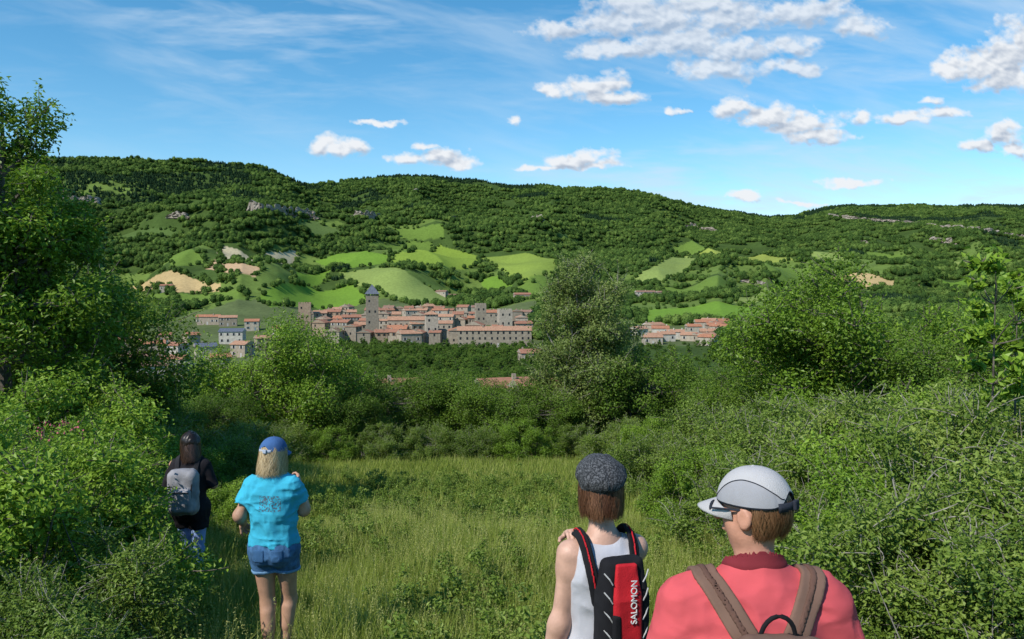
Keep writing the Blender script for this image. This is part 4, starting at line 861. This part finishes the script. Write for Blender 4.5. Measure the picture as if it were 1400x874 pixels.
def field(PX,PY):
    D=np.full(PX.shape,-3.0)
    for i,(cx,cy,rx,ry) in enumerate(lob):
        dx=(PX-cx)/(rx*1.18); dy=(PY-cy)/(ry*1.25); dy=np.where(dy>0,dy*1.25,dy*.85); D=np.maximum(D,1-np.sqrt(dx*dx+dy*dy))
    return D
D=field(PX+wx,PY+wy*1.0); det=(fbm(PX/15,PY/11,5,.6)-.5)
soft=np.where((PY<112)&(PX>700)&(PX<1240),1.0,0.0)
dens=D+det*1.25+.09
alpha=np.clip(dens/.62,0,1); alpha=np.clip(alpha*1.08,0,1)**.95*(1-.2*soft)
D2=field(PX+wx-5,PY+wy-9); lit=np.clip(.50+(D-D2)*1.0+(fbm(PX/18+7,PY/12,4)-fbm((PX-4)/18+7,(PY-5)/12,4))*1.7,0,1)  # painted self-shading: clouds brighter towards upper left, greyer below
thick=np.clip(dens,0,1)
base=np.array([.40,.49,.63]); hi_=np.array([.91,.945,.99])
colr=base+(hi_-base)*(np.clip(lit*.95+.30-thick*.25,0,1))[...,None]
ca=(PX*.93+PY*.36); cb=(-PX*.25+PY*.97)
ci=fbm(ca/230+3,cb/42+5,6,.6); c2_=fbm(PX/170+30,PY/26+11,6,.6)
zone=np.exp(-((PX-380)/260)**2)*np.clip(1-PY/230,0,1)*1.6+np.clip((PX-600)/300,0,1)*.85+.12
cir=np.clip((np.maximum(ci,c2_*.98)-.46)/.36,0,1)**1.2*.5*zone
lowh=np.clip((PY-170)/100,0,1)*np.clip((PX-500)/300,0,1)*np.clip((c2_-.40)/.35,0,1)*.45
cir=np.clip(cir+lowh,0,.6); cir*=np.clip((360-PY)/60,0,1)
al=1-(1-alpha)*(1-cir); cc=(colr*alpha[...,None]+np.array([.66,.82,.98])*(cir*(1-alpha))[...,None])/np.maximum(al,1e-4)[...,None]
ed=np.clip(np.minimum(PX+260,1660-PX)/100,0,1)*np.clip((PY+110)/50,0,1)*np.clip((330-PY)/20,0,1); al=al*ed
Rc=7000.; c,s=math.cos(PITCH),math.sin(PITCH); xx=(PX-700)/F0; zz=-(PY-437)/F0; Dv=np.stack([xx,c+zz*s,-s+zz*c],-1); Dv/=np.linalg.norm(Dv,axis=-1,keepdims=True)
nr,nc=PX.shape; idx=np.arange(nr*nc).reshape(nr,nc); q=np.stack([idx[:-1,:-1],idx[1:,:-1],idx[1:,1:],idx[:-1,1:]],-1).reshape(-1,4)
av=al.ravel()[q].max(1); q=q[av>.004]
colA=np.concatenate([cc,al[...,None]],-1)
m,nt,out=newmat('cloud'); at=N(nt,'ShaderNodeAttribute',attribute_name='Col'); em=N(nt,'ShaderNodeEmission'); tr=N(nt,'ShaderNodeBsdfTransparent'); mx=N(nt,'ShaderNodeMixShader')
em.inputs[1].default_value=.95  # cloud sheet glows by emission; its light and shade sit in vertex colour
nt.links.new(at.outputs['Color'],em.inputs[0]); nt.links.new(at.outputs['Alpha'],mx.inputs[0]); nt.links.new(tr.outputs[0],mx.inputs[1]); nt.links.new(em.outputs[0],mx.inputs[2]); nt.links.new(mx.outputs[0],out.inputs[0])
m.cycles.emission_sampling='NONE'
obj('clouds',mesh_np('clouds',(Dv*Rc).reshape(-1,3),[q],[m],smooth=True,attrs={'Col':('FLOAT_COLOR','POINT',colA)}))
# ------------------------------------------------------------ light, sky, camera
S=Vector((-.56,-.56,.76)).normalized(); el=math.asin(S.z); azm=math.atan2(S.x,S.y)
w=bpy.data.worlds.new('World'); scene.world=w; w.use_nodes=True; nt=w.node_tree; bg=nt.nodes['Background']; sk=nt.nodes.new('ShaderNodeTexSky'); sk.sky_type='NISHITA'; sk.sun_disc=False
sk.sun_elevation=el; sk.sun_rotation=azm; sk.altitude=500; sk.dust_density=.2; sk.ozone_density=2.2; sk.air_density=1.0
hsv=nt.nodes.new('ShaderNodeHueSaturation'); hsv.inputs['Hue'].default_value=.488; hsv.inputs['Saturation'].default_value=1.32; hsv.inputs['Value'].default_value=1.1
nt.links.new(sk.outputs[0],hsv.inputs['Color']); nt.links.new(hsv.outputs[0],bg.inputs[0]); bg.inputs[1].default_value=.15
ld=bpy.data.lights.new('sun','SUN'); ld.energy=5.0; ld.angle=math.radians(.5); ld.color=(1,.94,.84); lo=bpy.data.objects.new('sun',ld); link(lo); lo.rotation_euler=S.to_track_quat('Z','Y').to_euler()
cam=bpy.data.cameras.new('camera'); cam.sensor_width=36; cam.lens=F0/1400*36; cam.clip_start=.05; cam.clip_end=20000; co=bpy.data.objects.new('camera',cam); link(co); co.rotation_euler=(math.radians(90)-PITCH,0,0); scene.camera=co
